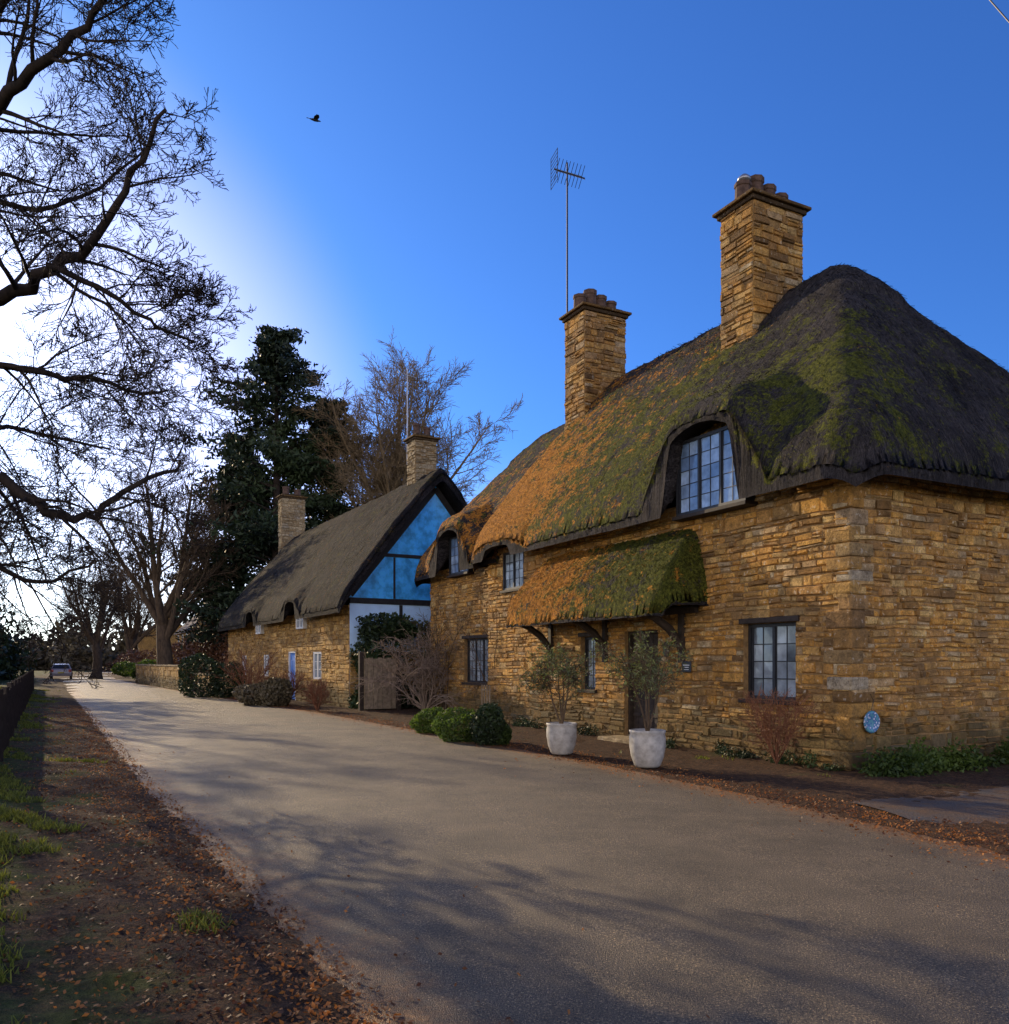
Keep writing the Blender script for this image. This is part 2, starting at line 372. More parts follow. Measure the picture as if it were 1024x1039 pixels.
# ---------------------------------------------------------------- stone wall panel
def panel(name,mp,u0,u1,top,ops,parent,mat=None,z0=0.0,hr=(.055,.18),lr=(.10,.48),quoin=(0,0),thick=0.3,rows_prot=(.006,.050)):
    mat=mat or stoneM
    topf=top if callable(top) else (lambda u:top)
    b=MB(); zmx=max(topf(u0+(u1-u0)*i/60) for i in range(61))
    us=sorted(set([u0,u1]+[o[0] for o in ops]+[o[1] for o in ops]+[u0+0.25*i for i in range(1,int((u1-u0)/0.25)+1)]))
    us=[u for u in us if u0<=u<=u1]
    for a,c in zip(us[:-1],us[1:]):
        if c-a<1e-4: continue
        m=(a+c)/2; zz=topf(m); cuts=[(z0,zz)]
        for o in ops:
            if o[0]-1e-5<=a and c<=o[1]+1e-5:
                nc=[]
                for (p,q) in cuts:
                    if o[3]<=p or o[2]>=q: nc.append((p,q)); continue
                    if o[2]>p: nc.append((p,o[2]))
                    if o[3]<q: nc.append((o[3],q))
                cuts=nc
        for (p,q) in cuts:
            if q-p>0.01: b.add([mp(a,0,p),mp(c,0,p),mp(c,0,q),mp(a,0,q)],[(0,1,2,3)])
    for o in ops:
        for (A,B) in (((o[0],o[2]),(o[0],o[3])),((o[1],o[2]),(o[1],o[3])),((o[0],o[3]),(o[1],o[3])),((o[0],o[2]),(o[1],o[2]))):
            b.add([mp(A[0],0.01,A[1]),mp(B[0],0.01,B[1]),mp(B[0],-thick,B[1]),mp(A[0],-thick,A[1])],[(0,1,2,3)])
    b.obj(name+'_mortar',mortM,parent)
    s=MB(); z=z0; row=0; brk=sorted(set([o[2] for o in ops]+[o[3] for o in ops]))
    ph=R.uniform(0,9)
    def zw(u,z):
        k=1.0
        for o in ops:
            dx=max(o[0]-u,u-o[1],0); dz=max(o[2]-z,z-o[3],0); dist=math.hypot(dx,dz); k=min(k,dist/.5)
        return z+k*0.011*(math.sin(u*1.7+z*1.3+ph)+.8*math.sin(u*5.3-z*2.7+ph))
    while z<zmx-0.02:
        h=R.uniform(*hr)
        if R.random()<.15: h*=1.35
        for q in brk:
            if z<q-0.03 and q<z+h+0.04: h=q-z; break
        iv=[(u0,u1)]
        for o in ops:
            if o[2]<z+h-0.01 and o[3]>z+0.01:
                nv=[]
                for (p,q) in iv:
                    if o[1]<=p or o[0]>=q: nv.append((p,q)); continue
                    if o[0]>p+0.03: nv.append((p,o[0]))
                    if o[1]<q-0.03: nv.append((o[1],q))
                iv=nv
        for (p,q) in iv:
            u=p; first=True
            while u<q-0.02:
                l=R.uniform(*lr)*(0.5+h*3.0)
                if R.random()<.12: l*=1.5
                if first and quoin[0] and p==u0: l=0.30 if row%2 else 0.5
                if q-(u+l)<0.08: l=q-u
                first=False
                if z+h*0.5<topf(u+l/2):
                    parts=[(z,z+h)]
                    if h>.11 and R.random()<.4: zm=z+h*R.uniform(.3,.7); parts=[(z,zm),(zm,z+h)]
                    for (za,zb) in parts:
                        hh=zb-za
                        g=0.004+R.random()*0.007; pr=R.uniform(*rows_prot); e=R.uniform(.008,.02)
                        if hh<.06: e=.008
                        J=lambda:R.uniform(-.010,.010)
                        A,B,C,D=u+g,u+l-g,za+g,zb-g
                        o8=[(A+J(),0.0,C+J()),(B+J(),0.0,C+J()),(B+J(),0.0,D+J()),(A+J(),0.0,D+J())]
                        i8=[(A+e+J(),pr+J()*.8,C+e+J()),(B-e+J(),pr+J()*.8,C+e+J()),(B-e+J(),pr+J()*.8,D-e+J()),(A+e+J(),pr+J()*.8,D-e+J())]
                        s.add([mp(x[0],x[1],zw(x[0],x[2])) for x in o8+i8],[(4,5,6,7),(0,1,5,4),(1,2,6,5),(2,3,7,6),(3,0,4,7)])
                u+=l
        z+=h; row+=1
    s.obj(name+'_stones',mat,parent)
def window(name,mp,u0,u1,z0,z1,lights,rows,parent,cols=2,fm=None,gm=None,fw=0.055,bw=0.016,rec=0.13,sill=True):
    fm=fm or leadM; gm=gm or glassM
    f=MB(); g=MB(); y=-rec; yb=min(y-.05,-.05)
    f.box(u0,u1,yb,y+0.03,z0,z0+fw,mp=mp); f.box(u0,u1,yb,y+0.03,z1-fw,z1,mp=mp)
    f.box(u0,u0+fw,yb,y+0.032,z0+fw,z1-fw,mp=mp); f.box(u1-fw,u1,yb,y+0.032,z0+fw,z1-fw,mp=mp)
    lw=(u1-u0-2*fw)/lights
    for i in range(lights):
        a=u0+fw+i*lw; c=a+lw
        if i>0: f.box(a-fw*.45,a+fw*.45,y-0.045,y+0.028,z0+fw,z1-fw,mp=mp)
        p=fw*.5; q=0.028
        f.box(a+p*.6,a+p*.6+q,y-0.03,y+0.012,z0+fw,z1-fw,mp=mp); f.box(c-p*.6-q,c-p*.6,y-0.03,y+0.012,z0+fw,z1-fw,mp=mp)
        for k in range(1,cols):
            x=a+(c-a)*k/cols; f.box(x-bw/2,x+bw/2,y-0.015,y+0.004,z0+fw,z1-fw,mp=mp)
        for k in range(1,rows):
            zz=z0+fw+(z1-z0-2*fw)*k/rows; f.box(a,c,y-0.014,y+0.006,zz-bw/2,zz+bw/2,mp=mp)
        for k in range(cols):
            for j in range(rows):
                xa=a+(c-a)*k/cols; xb=a+(c-a)*(k+1)/cols; za=z0+fw+(z1-z0-2*fw)*j/rows; zb=z0+fw+(z1-z0-2*fw)*(j+1)/rows
                t=lambda:-0.006+R.uniform(-.0035,.0035)
                g.add([mp(xa,y+t(),za),mp(xb,y+t(),za),mp(xb,y+t(),zb),mp(xa,y+t(),zb)],[(0,1,2,3)])
    f.obj(name+'_frame',fm,parent); g.obj(name+'_glass',gm,parent)
    if sill:
        s=MB(); s.box(u0-0.06,u1+0.06,-0.05,max(0.075,y+.09),z0-0.07,z0-0.004,mp=mp); s.obj(name+'_sill',woodD if fm is leadM else stone2M,parent,bevel=0.008)
def chimney(pre,c0,c1,y0,y1,zb,zt,parent,mat,pots=4,potm=None,cowl=False,k=1.0):
    potm=potm or potclay
    kw=dict(z0=zb,hr=(.09,.2),lr=(.18,.45))
    panel(pre+'_front',lambda u,o,z:(u,y1+o,z),c0,c1,zt,[],parent,mat,**kw)
    panel(pre+'_side',lambda u,o,z:(c0-o,-u,z),-y1,-y0,zt,[],parent,mat,**kw)
    panel(pre+'_far_side',lambda u,o,z:(c1+o,-u,z),-y1,-y0,zt,[],parent,mat,**kw)
    panel(pre+'_back',lambda u,o,z:(u,y0-o,z),c0,c1,zt,[],parent,mat,**kw)
    b=MB(); e=0.07
    b.box(c0-e,c1+e,y0-e,y1+e,zt-0.02,zt+0.07,0.0); b.box(c0-e*2,c1+e*2,y0-e*2,y1+e*2,zt+0.072,zt+0.14,0.1)
    b.box(c0+.04,c1-.04,y0+.04,y1-.04,zt+0.142,zt+0.24,0.0)
    b.obj(pre+'_cap',stone_mat(pre+'_cap_stone',tint=(.4,.4,.4),damp=False),parent,bevel=0.02)
    p=MB(); L=y1-y0
    for i in range(pots):
        yy=y0+L*(i+0.5)/pots; cx=(c0+c1)/2; r=L/pots*0.52*k
        hh=0.36+0.10*((i*7)%3)
        p.lathe((cx,yy,zt+0.22),[(r,0),(r*.95,.05),(r*.9,hh*.75),(r*1.02,hh*.8),(r*1.02,hh),(r*.7,hh),(r*.65,hh*.6)],8)
    p.obj(pre+'_pots',potm,parent)
    if cowl:
        q=MB(); q.lathe(((c0+c1)/2,y0+L*0.85,zt+0.5),[(0.10,0),(0.10,.14),(.15,.15),(.13,.22),(.06,.28),(0.0,.3)],14); q.obj(pre+'_cowl',alum,parent,smooth=True)
def frame_matrix(C,d):
    d=Vector((d[0],d[1],0)).normalized(); n=Vector((-d.y,d.x,0))
    return Matrix(((d.x,n.x,0,C[0]),(d.y,n.y,0,C[1]),(0,0,1,0),(0,0,0,1)))
# ================================================================= COTTAGE 1
C1=Vector((5.06,12.25,0)); d1=Vector((-442,850,0)).normalized()
H1=empty('thatched_cottage',frame_matrix(C1,d1)); M1=H1.matrix_world.copy()
EB=4.25; TH=0.52
dA=(2.78,1.00,1.50)
dB=(10.5,0.80,0.32)
def e1(u):
    r=EB+max(dA[2]*float(bump1(np.array(u),dA[0],dA[1]+.02)),dB[2]*float(bump1(np.array(u),dB[0],dB[1]+.1)))
    return max(EB+.28,r+0.06)
def moss1(T,Y,Z): return sst(T,2.5,6.0)*0.75+0.8*np.exp(-((T-1.2)/1.1)**2-((Y+0.6)/1.1)**2)+0.5*sst(Y,-3.0,-.5)-0.7*sst(-Y,1.6,3.0)*sst(Z,7.5,9)+.15
def org1(T,Y,Z): return sst(T,6.5,11.4)*1.2*sst(Y,-2.6,0.2)+sst(T,4.5,12.5)*0.65-0.7*(1-sst(T,3,6))
rf,fld=thatch('main_roof',-0.55,12.45,-7.35,0.50,9.45,EB,TH,1.32,3.2,[dA,dB],H1,thM,mossf=moss1,orangef=org1,cap=0.12)
stubble('roof_straw',fld,H1,thM,30000,L=.12)
dC=(14.5,0.90,1.30)
rf2,fld2=thatch('lower_roof',11.2,17.75,-7.0,0.10,8.95,EB,TH,0,1.5,[dC],H1,thM,mossf=lambda T,Y,Z:0.5+0*T,orangef=lambda T,Y,Z:0.8*sst(Y,-3,0)+0*T,cap=0.06)
rf3,fld3=thatch('porch_roof',3.05,9.1,-0.05,1.08,4.15,2.42,0.40,0,0,[],H1,thM,Rc=0.4,step=0.05,lean=True,mossf=lambda T,Y,Z:2.2-.12*T,orangef=lambda T,Y,Z:sst(T,4.0,8.0)*1.5-0.2)
stubble('porch_straw',fld3,H1,thM,9000,L=0.09)
fm=lambda u,o,z:(u,o,z)
ops=[(1.03,2.18,0.99,2.24),(1.92,3.66,4.27,5.62),(4.5,5.6,0.0,2.23),(6.67,7.26,1.0,2.16),(9.9,11.05,3.48,4.46)]
panel('front_wall',fm,0.0,11.9,e1,ops,H1,quoin=(1,0))
fl=lambda u,o,z:(u,o-0.45,z)
opl=[(12.8,14.45,1.0,2.3),(13.8,15.2,4.27,5.42)]
panel('front_wall_left',fl,11.9,17.1,lambda u:max(EB+.3,EB+dC[2]*float(bump1(np.array(u),dC[0],dC[1]+.05))+.06),opl,H1)
panel('return_wall',lambda u,o,z:(11.9+o,-u,z),0.0,0.45,4.5,[],H1)
panel('side_wall',lambda u,o,z:(-o,-u,z),0.0,6.85,EB+.35,[],H1,quoin=(1,0))
panel('back_wall',lambda u,o,z:(u,-6.85-o,z),0.0,17.1,EB+.35,[],H1,hr=(.16,.25),lr=(.3,.7))
panel('far_wall',lambda u,o,z:(17.1+o,-u,z),0.45,6.85,EB+.35,[],H1,hr=(.14,.25),lr=(.3,.6))
window('ground_window',fm,1.03,2.18,0.99,2.24,2,4,H1,cols=2)
window('dormer_window',fm,1.90,3.68,4.27,5.62,3,5,H1,cols=2,gm=glassB,rec=-0.20,bw=0.012)
window('hall_window',fm,6.67,7.26,1.0,2.16,1,4,H1,cols=2)
window('middle_window',fm,9.9,11.05,3.48,4.46,2,4,H1,cols=2,gm=glassM,rec=0.03)
window('left_window',fl,12.8,14.45,1.0,2.3,3,4,H1,cols=2)
window('left_dormer_window',fl,13.8,15.2,4.27,5.42,2,4,H1,cols=2,gm=glassB,rec=-.15)
b=MB()
for (a,c,z,m_) in ((.95,2.26,2.245,fm),(6.6,7.33,2.165,fm),(12.7,14.55,2.305,fl)): b.box(a,c,-0.05,0.05,z,z+0.09,mp=m_)
b.obj('lintels',woodD,H1,bevel=0.01)
b=MB(); zz=0.02; k=0
while zz<4.2:
    h=R.uniform(.15,.34); a,c=((.42,.26) if k%2 else (.26,.42)); a+=R.uniform(-.08,.08); c+=R.uniform(-.08,.08); p=R.uniform(.035,.055)
    b.box(-p,a,-c,p,zz,zz+h-0.012,R.random()); zz+=h; k+=1
b.obj('quoins',stone_mat('quoin_stone',tint=(0.78,0.78,0.80)),H1,bevel=0.03)
b=MB()
for i in range(6): b.box(4.56+i*.163,4.56+(i+1)*.163-.008,-.22,-.17,0.08,2.17,mp=fm)
b.box(4.50,4.56,-.24,-.08,0.05,2.23); b.box(5.54,5.60,-.24,-.08,0.05,2.23); b.box(4.56,5.54,-.24,-.08,2.17,2.23)
for z in (0.5,1.2,1.9): b.box(4.58,5.52,-.169,-.15,z,z+.07)
for i in range(5): b.box(4.66+i*.19,4.675+i*.19,-.149,-.14,1.3,2.1)
b.obj('front_door',woodD,H1,bevel=0.006)
b=MB(); b.box(4.3,5.8,-.1,.55,-.02,.09,.6); b.box(4.45,5.65,-.28,-.05,.03,.12,.3); b.obj('doorstep',stoneG,H1,bevel=0.02)
b=MB()
for t in (3.75,6.25,8.5):
    P=[(t,0.02,1.78),(t,0.12,1.98),(t,0.34,2.22),(t,0.66,2.42),(t,0.95,2.50)]; b.tube(P,[.07,.075,.08,.075,.06],6)
    b.box(t-.06,t+.06,0.0,0.09,1.6,2.6)
b.box(3.3,8.95,0.80,0.92,2.44,2.56); b.box(3.3,8.95,0.03,0.12,2.5,2.62)
b.obj('porch_timbers',woodD,H1)
b=MB(); b.box(3.47,3.73,0.046,0.062,1.42,1.62); b.obj('house_name_plaque',leadM,H1,bevel=.006)
b=MB(); b.box(3.53,3.67,0.063,0.066,1.5,1.515);b.box(3.51,3.69,0.063,0.066,1.54,1.555);b.box(3.53,3.67,0.063,0.066,1.46,1.47); b.obj('plaque_letters',whiteW,H1)
b=MB(); b.box(4.02,4.06,0.03,.18,1.95,1.98); b.lathe((4.04,.17,1.70),[(.0,0),(.05,.01),(.07,.2),(.09,.21),(.03,.28),(0,.3)],6); b.obj('door_lantern',iron,H1)
chimney('right_chimney',4.40,5.35,-3.75,-2.35,7.2,11.15,H1,stone_mat('chimney_stone',damp=False,tint=(.85,.8,.72)),4,cowl=True)
chimney('left_chimney',10.75,11.75,-3.7,-2.35,7.2,11.25,H1,stone_mat('chimney_stone2',damp=False,tint=(.85,.8,.74)),4,k=1.1)
A=MB(); t=12.05; y=-2.6
A.tube([(t,y,9.2),(t,y,16.0)],[.030,.024],8)
A.tube([(t-.3,y,10.2),(t,y,10.2)],[.015,.015],6); A.tube([(t-.3,y,10.9),(t,y,10.9)],[.015,.015],6)
bd=Vector((0.2,1,0.12)).normalized(); sd=Vector((1,-.2,0)).normalized(); up=Vector((0,0,1)); c=Vector((t,y,15.7))
A.tube([c-bd*.55,c+bd*.4],[.016]*2,6)
for i in range(8):
    p=c-bd*.45+bd*i*.11; A.tube([p-sd*.25+up*.2,p+up*.02,p+sd*.25+up*.2],[.009]*3,4); A.tube([p-sd*.25-up*.2,p-up*.02,p+sd*.25-up*.2],[.009]*3,4)
for i in range(-4,5): A.tube([c+bd*.4+up*i*.11-sd*.28,c+bd*.4+up*i*.11+sd*.28],[.009]*2,4)
for s_ in (-1,1): A.tube([c+bd*.4-up*.45+sd*.28*s_,c+bd*.4+up*.45+sd*.28*s_],[.01]*2,4)
A.obj('tv_aerial',iron,H1)
b=MB(); cc=Vector((-0.07,-0.34,0.72)); prof=[(0,.0),(.15,.0),(.17,.02),(.15,.045),(.12,.03),(0,.035)]
n0=len(b.v); k=24
for (rr,o) in prof:
    for j in range(k): a=2*math.pi*j/k; b.v.append((cc.x-o,cc.y+rr*math.cos(a),cc.z+rr*math.sin(a)))
for i in range(len(prof)-1):
    for j in range(k): a0=n0+i*k+j; a1=n0+i*k+(j+1)%k; b.f.append((a0,a1,a1+k,a0+k)); b.r.append(0.5)
m=M('blue_ceramic',0.25,0.5); vo=m.n('ShaderNodeTexVoronoi'); vo.inputs['Scale'].default_value=18; m.l(m.coord(),vo.inputs['Vector'])
m.col(m.ramp(vo.outputs['Distance'],[(0.25,(.5,.55,.62)),(0.4,(.03,.10,.32)),(0.65,(.10,.28,.35))])); b.obj('wall_plate',m.m,H1,smooth=True)
b=MB(); b.tube([(-.05,-.38,.88),(-.06,-.42,1.03),(-.05,-.36,1.13)],[.006]*3,4); b.obj('plate_hanger',iron,H1)
# ================================================================= COTTAGE 2
C2=Vector((-5.36,29.0,0)); d2=Vector((-482,850,0)).normalized()
H2=empty('white_gabled_thatched_cottage',frame_matrix(C2,d2))
E2=3.28
dorm2=[(5.6,0.85,0.75),(12.6,0.8,0.7)]
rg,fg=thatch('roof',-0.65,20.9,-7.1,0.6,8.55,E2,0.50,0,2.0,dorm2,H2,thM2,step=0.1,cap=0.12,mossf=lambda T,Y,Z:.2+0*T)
stubble('roof_straw',fg,H2,thM2,9000,L=0.2)
def e2(u): return max(E2+.3,E2+max(dd[2]*float(bump1(np.array(u),dd[0],dd[1]+.1)) for dd in dorm2)+.05)
op2=[(5.05,6.1,2.95,3.92),(12.1,13.1,2.95,3.9),(6.7,7.75,0,2.05),(3.2,4.3,0.95,2.0),(11.2,12.2,.95,1.95),(15.8,16.8,.95,1.95)]
panel('front_wall',fm,0,20.3,e2,op2,H2,stone2M,hr=(.12,.24),lr=(.25,.6))
for i,o in enumerate(op2):
    if i!=2: window('window_%d'%i,fm,o[0],o[1],o[2],o[3],2,3,H2,cols=1 if i>1 else 2,fm=whiteW,sill=i>1,rec=.03 if i>1 else -.15,fw=.07)
b=MB(); b.box(6.75,7.7,-.10,-.03,0.05,2.0)
for z in (0.3,1.1): b.box(6.9,7.2,-.029,-.01,z,z+.6); b.box(7.28,7.58,-.029,-.01,z,z+.6)
b.obj('blue_door',blueD,H2,bevel=.01)
b=MB(); b.box(6.7,6.75,-.15,.03,0,2.05); b.box(7.7,7.75,-.15,.03,0,2.05); b.box(6.7,7.75,-.15,.032,2.0,2.05); b.obj('door_frame',whiteW,H2)
kf=(8.55-E2-.50)/(3.85)
def gz(y): return E2+kf*min(.6-y,y+7.1)+0.02
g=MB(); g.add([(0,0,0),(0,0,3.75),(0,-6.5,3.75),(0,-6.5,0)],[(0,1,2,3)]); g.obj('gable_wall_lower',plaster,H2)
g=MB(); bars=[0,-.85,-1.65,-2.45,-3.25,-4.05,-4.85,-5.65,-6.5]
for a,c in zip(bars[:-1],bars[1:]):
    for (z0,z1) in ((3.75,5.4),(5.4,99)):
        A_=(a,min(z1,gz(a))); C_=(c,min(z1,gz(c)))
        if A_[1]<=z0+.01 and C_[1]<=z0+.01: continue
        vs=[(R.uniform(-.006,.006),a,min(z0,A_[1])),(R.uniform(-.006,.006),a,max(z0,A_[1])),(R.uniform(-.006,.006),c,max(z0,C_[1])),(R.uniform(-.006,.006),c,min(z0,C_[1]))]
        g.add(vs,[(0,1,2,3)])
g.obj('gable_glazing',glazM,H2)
panel('gable_base',lambda u,o,z:(-o-.01,-u,z),0,6.5,1.9,[],H2,stone2M,hr=(.12,.24),lr=(.25,.6))
panel('back_wall',lambda u,o,z:(u,-6.5-o,z),0,20.3,3.5,[],H2,stone2M,hr=(.2,.3),lr=(.4,.9))
b=MB()
def beam(y0,z0,y1,z1,wd=.09,x=-.035):
    a=Vector((0,y0,z0)); c=Vector((0,y1,z1)); dd=(c-a).normalized(); n=Vector((0,-dd.z,dd.y))*wd
    b.add([(x,*(a+n)[1:]),(x,*(c+n)[1:]),(x,*(c-n)[1:]),(x,*(a-n)[1:]),(.01,*(a+n)[1:]),(.01,*(c+n)[1:]),(.01,*(c-n)[1:]),(.01,*(a-n)[1:])],[(0,1,2,3),(0,4,5,1),(1,5,6,2),(2,6,7,3),(3,7,4,0)])
beam(0,3.75,-6.5,3.75,.10); beam(-1.3,5.4,-5.2,5.4,.06,-.032); beam(-.02,gz(0)-.1,-3.25,gz(-3.25)-.12,.11,-.03); beam(-6.48,gz(-6.5)-.1,-3.25,gz(-3.25)-.12,.11,-.03)
for yy in (-1.65,-4.85): beam(yy,3.86,yy,5.33,.035,-.028)
beam(-3.25,2.0,-3.25,3.64,.06,-.028); beam(-1.9,2.0,-1.9,3.64,.06,-.028)
b.obj('timber_frame',blackT,H2)
chimney('right_chimney',1.0,1.75,-3.75,-2.9,7.6,9.95,H2,stoneG,2,k=.7)
chimney('left_chimney',18.9,19.6,-3.9,-2.6,6.5,10.8,H2,stoneG,2,k=.6)
b=MB(); b.tube([(2.0,-3.0,9.2),(2.0,-3.0,12.9)],[.03,.025],6); b.tube([(2,-3.4,12.6),(2,-2.6,12.7)],[.015]*2,5)
for i in range(6): b.tube([(1.75,-3.35+i*.14,12.62),(2.25,-3.35+i*.14,12.62)],[.008]*2,4)
b.obj('tv_mast',alum,H2)
# ================================================================= road & ground
yl=[-30,-5,3.7,6.54,10.6,48.6,80,110,150,400]; xl_=[18,4.4,-.57,-2.17,-4.5,-25.3,-43.5,-58,-73,-160]
yr_=[-30,-5,3.7,6.8,8.61,11.06,14.17,17,21.25,27.8,41.2,64.8,80,110,150,400]; xr_=[22,9,5.4,4.15,3.5,2.45,.8,-.64,-3.05,-6.7,-14.9,-28.8,-37.2,-52,-67,-152]
XL=lambda y:np.interp(y,yl,xl_); XRr=lambda y:np.interp(y,yr_,xr_)
def sm(f,y): return sum(f(y+o) for o in (-1.5,-.75,0,.75,1.5))/5
def axis(lo,hi,a,b_,st):
    m=list(np.arange(a,b_+st,st)); s=st; x=m[-1]; 
    while x<hi: s*=1.35; x+=s; m.append(x)
    s=st; x=m[0]; l=[]
    while x>lo: s*=1.35; x-=s; l.append(x)
    return np.array(l[::-1]+m)
gx=axis(-1800,1800,-18,12,0.12); gyy=axis(-400,2500,1.5,34,0.14)
GX,GY=np.meshgrid(gx,gyy,indexing='ij')
def gh(GX,GY):
    dl=(sm(XL,GY)-GX)*.87; dr=(GX-sm(XRr,GY))*.87
    dl=dl+.06*wob(GX,GY,4); dr=dr+.08*wob(GX+5,GY,4)
    h=-0.05+0*GX
    lf=0.05+0.05*sst(dl,0,.5)+0.30*sst(dl,0.6,5)+wob(GX,GY,1.7)*0.03*sst(dl,0,.8)+wob(GX,GY,7)*0.012*sst(dl,0,.5)
    rg_=0.05+wob(GX,GY,1.9)*0.012
    h=h+(lf+.015)*sst(dl,-.28,.10)+(rg_+.015)*sst(dr,-.28,.10)
    return h,dl,dr
GH,DL,DR=gh(GX,GY)
nx,ny=GX.shape; idx=np.arange(nx*ny).reshape(nx,ny)
q=np.stack([idx[:-1,:-1],idx[1:,:-1],idx[1:,1:],idx[:-1,1:]],-1).reshape(-1,4)
V=np.stack([GX,GY,GH+NR.normal(size=GH.shape)*0.010*((DL>0)|(DR>0))],-1).reshape(-1,3)
m=M('ground',0.95,0.15); dl=m.attr('dl'); dr=m.attr('dr')
n1=m.noise(0.9,6,0.7); n2=m.noise(14,6,0.75); n3=m.noise(60,3,0.7)
soilc=m.ramp(n2,[(0.3,(.018,.012,.009)),(0.5,(.060,.036,.022)),(0.68,(.15,.085,.045))])
soilc=m.mix(m.ramp(n3,[(0.52,0.0),(0.68,0.75)]),soilc,(.28,.13,.045))
grs=m.ramp(n2,[(0.3,(.03,.04,.01)),(0.7,(.12,.135,.03))])
gmask=m.ramp(m.math('ADD',n1,m.math('MULTIPLY',dl,0.15)),[(0.65,0.0),(0.78,.9)])
gm2=m.ramp(m.math('ADD',n1,m.math('MULTIPLY',dr,0.03)),[(0.64,0.0),(0.8,0.9)])
left=m.ramp(dl,[(0.0,0.0),(0.01,1.0)])
c=m.mix(m.mix(left,gm2,gmask),soilc,grs); m.col(c)
m.bump(m.math('ADD',n2,m.math('MULTIPLY',n3,.5)),1.0,0.05)
npmesh('ground',V,q,m.m,{'dl':np.clip(DL,-5,12).reshape(-1),'dr':np.clip(DR,-5,12).reshape(-1)},smooth=True)
ys=np.concatenate([np.arange(-20,60,.4),np.arange(60,200,2.0),np.arange(200,390,20)]); nu=25; u=np.linspace(0,1,nu)
a=sm(XL,ys)+0.05*wob(ys,ys*0,3)-.1; c_=sm(XRr,ys)+0.06*wob(ys+50,ys*0,3)+.1
RX=a[:,None]*(1-u)+c_[:,None]*u; RY=np.repeat(ys[:,None],nu,1); RZ=0.006+0.06*(1-(2*u-1)**2)[None,:]+0*RX
idx=np.arange(len(ys)*nu).reshape(len(ys),nu); q=np.stack([idx[:-1,:-1],idx[:-1,1:],idx[1:,1:],idx[1:,:-1]],-1).reshape(-1,4)
ed=np.minimum(u,1-u)[None,:]*(c_-a)[:,None]*.87
m=M('asphalt',0.56,0.38)
n3=m.noise(95,2,0.8); n4=m.noise(1.2,4,0.7)
c=m.ramp(n3,[(0.34,(.036,.028,.019)),(0.48,(.115,.088,.056)),(0.60,(.20,.15,.085)),(0.68,(.60,.42,.20))])
c=m.mix(1.0,c,m.ramp(n4,[(0.3,0.7),(0.7,1.35)]),'MULTIPLY')
e_=m.ramp(m.math('ADD',m.math('MULTIPLY',m.attr('edge'),-0.75),m.noise(2.6,6,0.8)),[(0.05,0.0),(0.5,0.95)])
c=m.mix(e_,c,m.ramp(m.noise(30,3,.8),[(0.35,(.08,.04,.018)),(0.65,(.42,.20,.06))]))
m.col(c); vo=m.n('ShaderNodeTexVoronoi'); vo.inputs['Scale'].default_value=150; m.l(m.coord(),vo.inputs['Vector'])
m.bump(m.math('ADD',m.math('MULTIPLY',vo.outputs['Distance'],-1.0),n3),0.9,0.012)
npmesh('road',np.stack([RX,RY,RZ],-1).reshape(-1,3),q,m.m,{'edge':ed.reshape(-1)},smooth=True)
cl=[Vector(p) for p in ((4.0,8.85,0),(5.9,9.1,0),(9.5,10.9,0),(16,14.8,0),(30,21.5,0))]; b=MB(); rows=[]
for i in range(len(cl)-1):
    for k in range(24):
        t=k/24; p=cl[i].lerp(cl[i+1],t); dv=(cl[i+1]-cl[i]).normalized(); n=Vector((-dv.y,dv.x,0)); s_=i+t
        w0=1.25+.10*math.sin(s_*9)+R.uniform(-.07,.07); w1=1.15+.12*math.sin(s_*7+2)+R.uniform(-.07,.07)
        if i==0: w0*=.55+.45*t; w1*=.55+.45*t
        rows.append([p-n*w1,p-n*w1*.5,p,p+n*w0*.5,p+n*w0])
for r_ in rows:
    for j,v in enumerate(r_): b.v.append((v.x,v.y,(.012,.030,.036,.030,.012)[j]))
for i in range(len(rows)-1):
    for j in range(4): b.f.append((i*5+j,i*5+j+1,i*5+j+6,i*5+j+5)); b.r.append(.5)
m=M('lane_gravel',0.7,0.4); m.col(m.mix(m.ramp(m.noise(2,6,.75),[(0.40,0),(0.58,.9)]),m.ramp(m.noise(60,3,.8),[(0.3,(.03,.028,.026)),(0.7,(.15,.13,.11))]),m.ramp(m.noise(30,3,.8),[(0.35,(.05,.03,.018)),(0.65,(.20,.11,.05))]))); m.bump(m.noise(60,3),1,.02)
b.obj('lane',m.m,smooth=True)
def ground_z(x,y): return gh(x,y)[0]
def road_z(x,y):
    a=sm(XL,y); c=sm(XRr,y); u=np.clip((x-a)/(c-a),0,1); return 0.010+.06*(1-(2*u-1)**2)
def scatter(n,ymin,ymax,off,side):
    y=ymin+(ymax-ymin)*NR.random(n)**1.8
    o=off(n)
    x=(sm(XL,y)-o/.87) if side<0 else (sm(XRr,y)+o/.87)
    inside=((x>sm(XL,y))&(x<sm(XRr,y)))
    z=np.where(inside,np.maximum(road_z(x,y),ground_z(x,y)),ground_z(x,y))
    return np.stack([x,y,z+.010],-1)
P=np.concatenate([scatter(20000,2.2,30,lambda n:NR.gamma(1.6,.45,n)-.15,-1),scatter(12000,5,40,lambda n:NR.normal(.25,.28,n),1),
  scatter(250,3,30,lambda n:-NR.gamma(1.2,.4,n),-1),scatter(900,5,40,lambda n:-NR.gamma(1.2,.35,n),1)])
leaves('fallen_leaves',P,0.015,lfBr,flat=0.6,asp=.6)
P=scatter(90000,2.2,45,lambda n:NR.uniform(.3,8,n)**1.0,-1)
P=np.concatenate([P,scatter(45000,2.2,16,lambda n:NR.uniform(.2,3,n),-1)])
dd=(sm(XL,P[:,1])-P[:,0])*.87
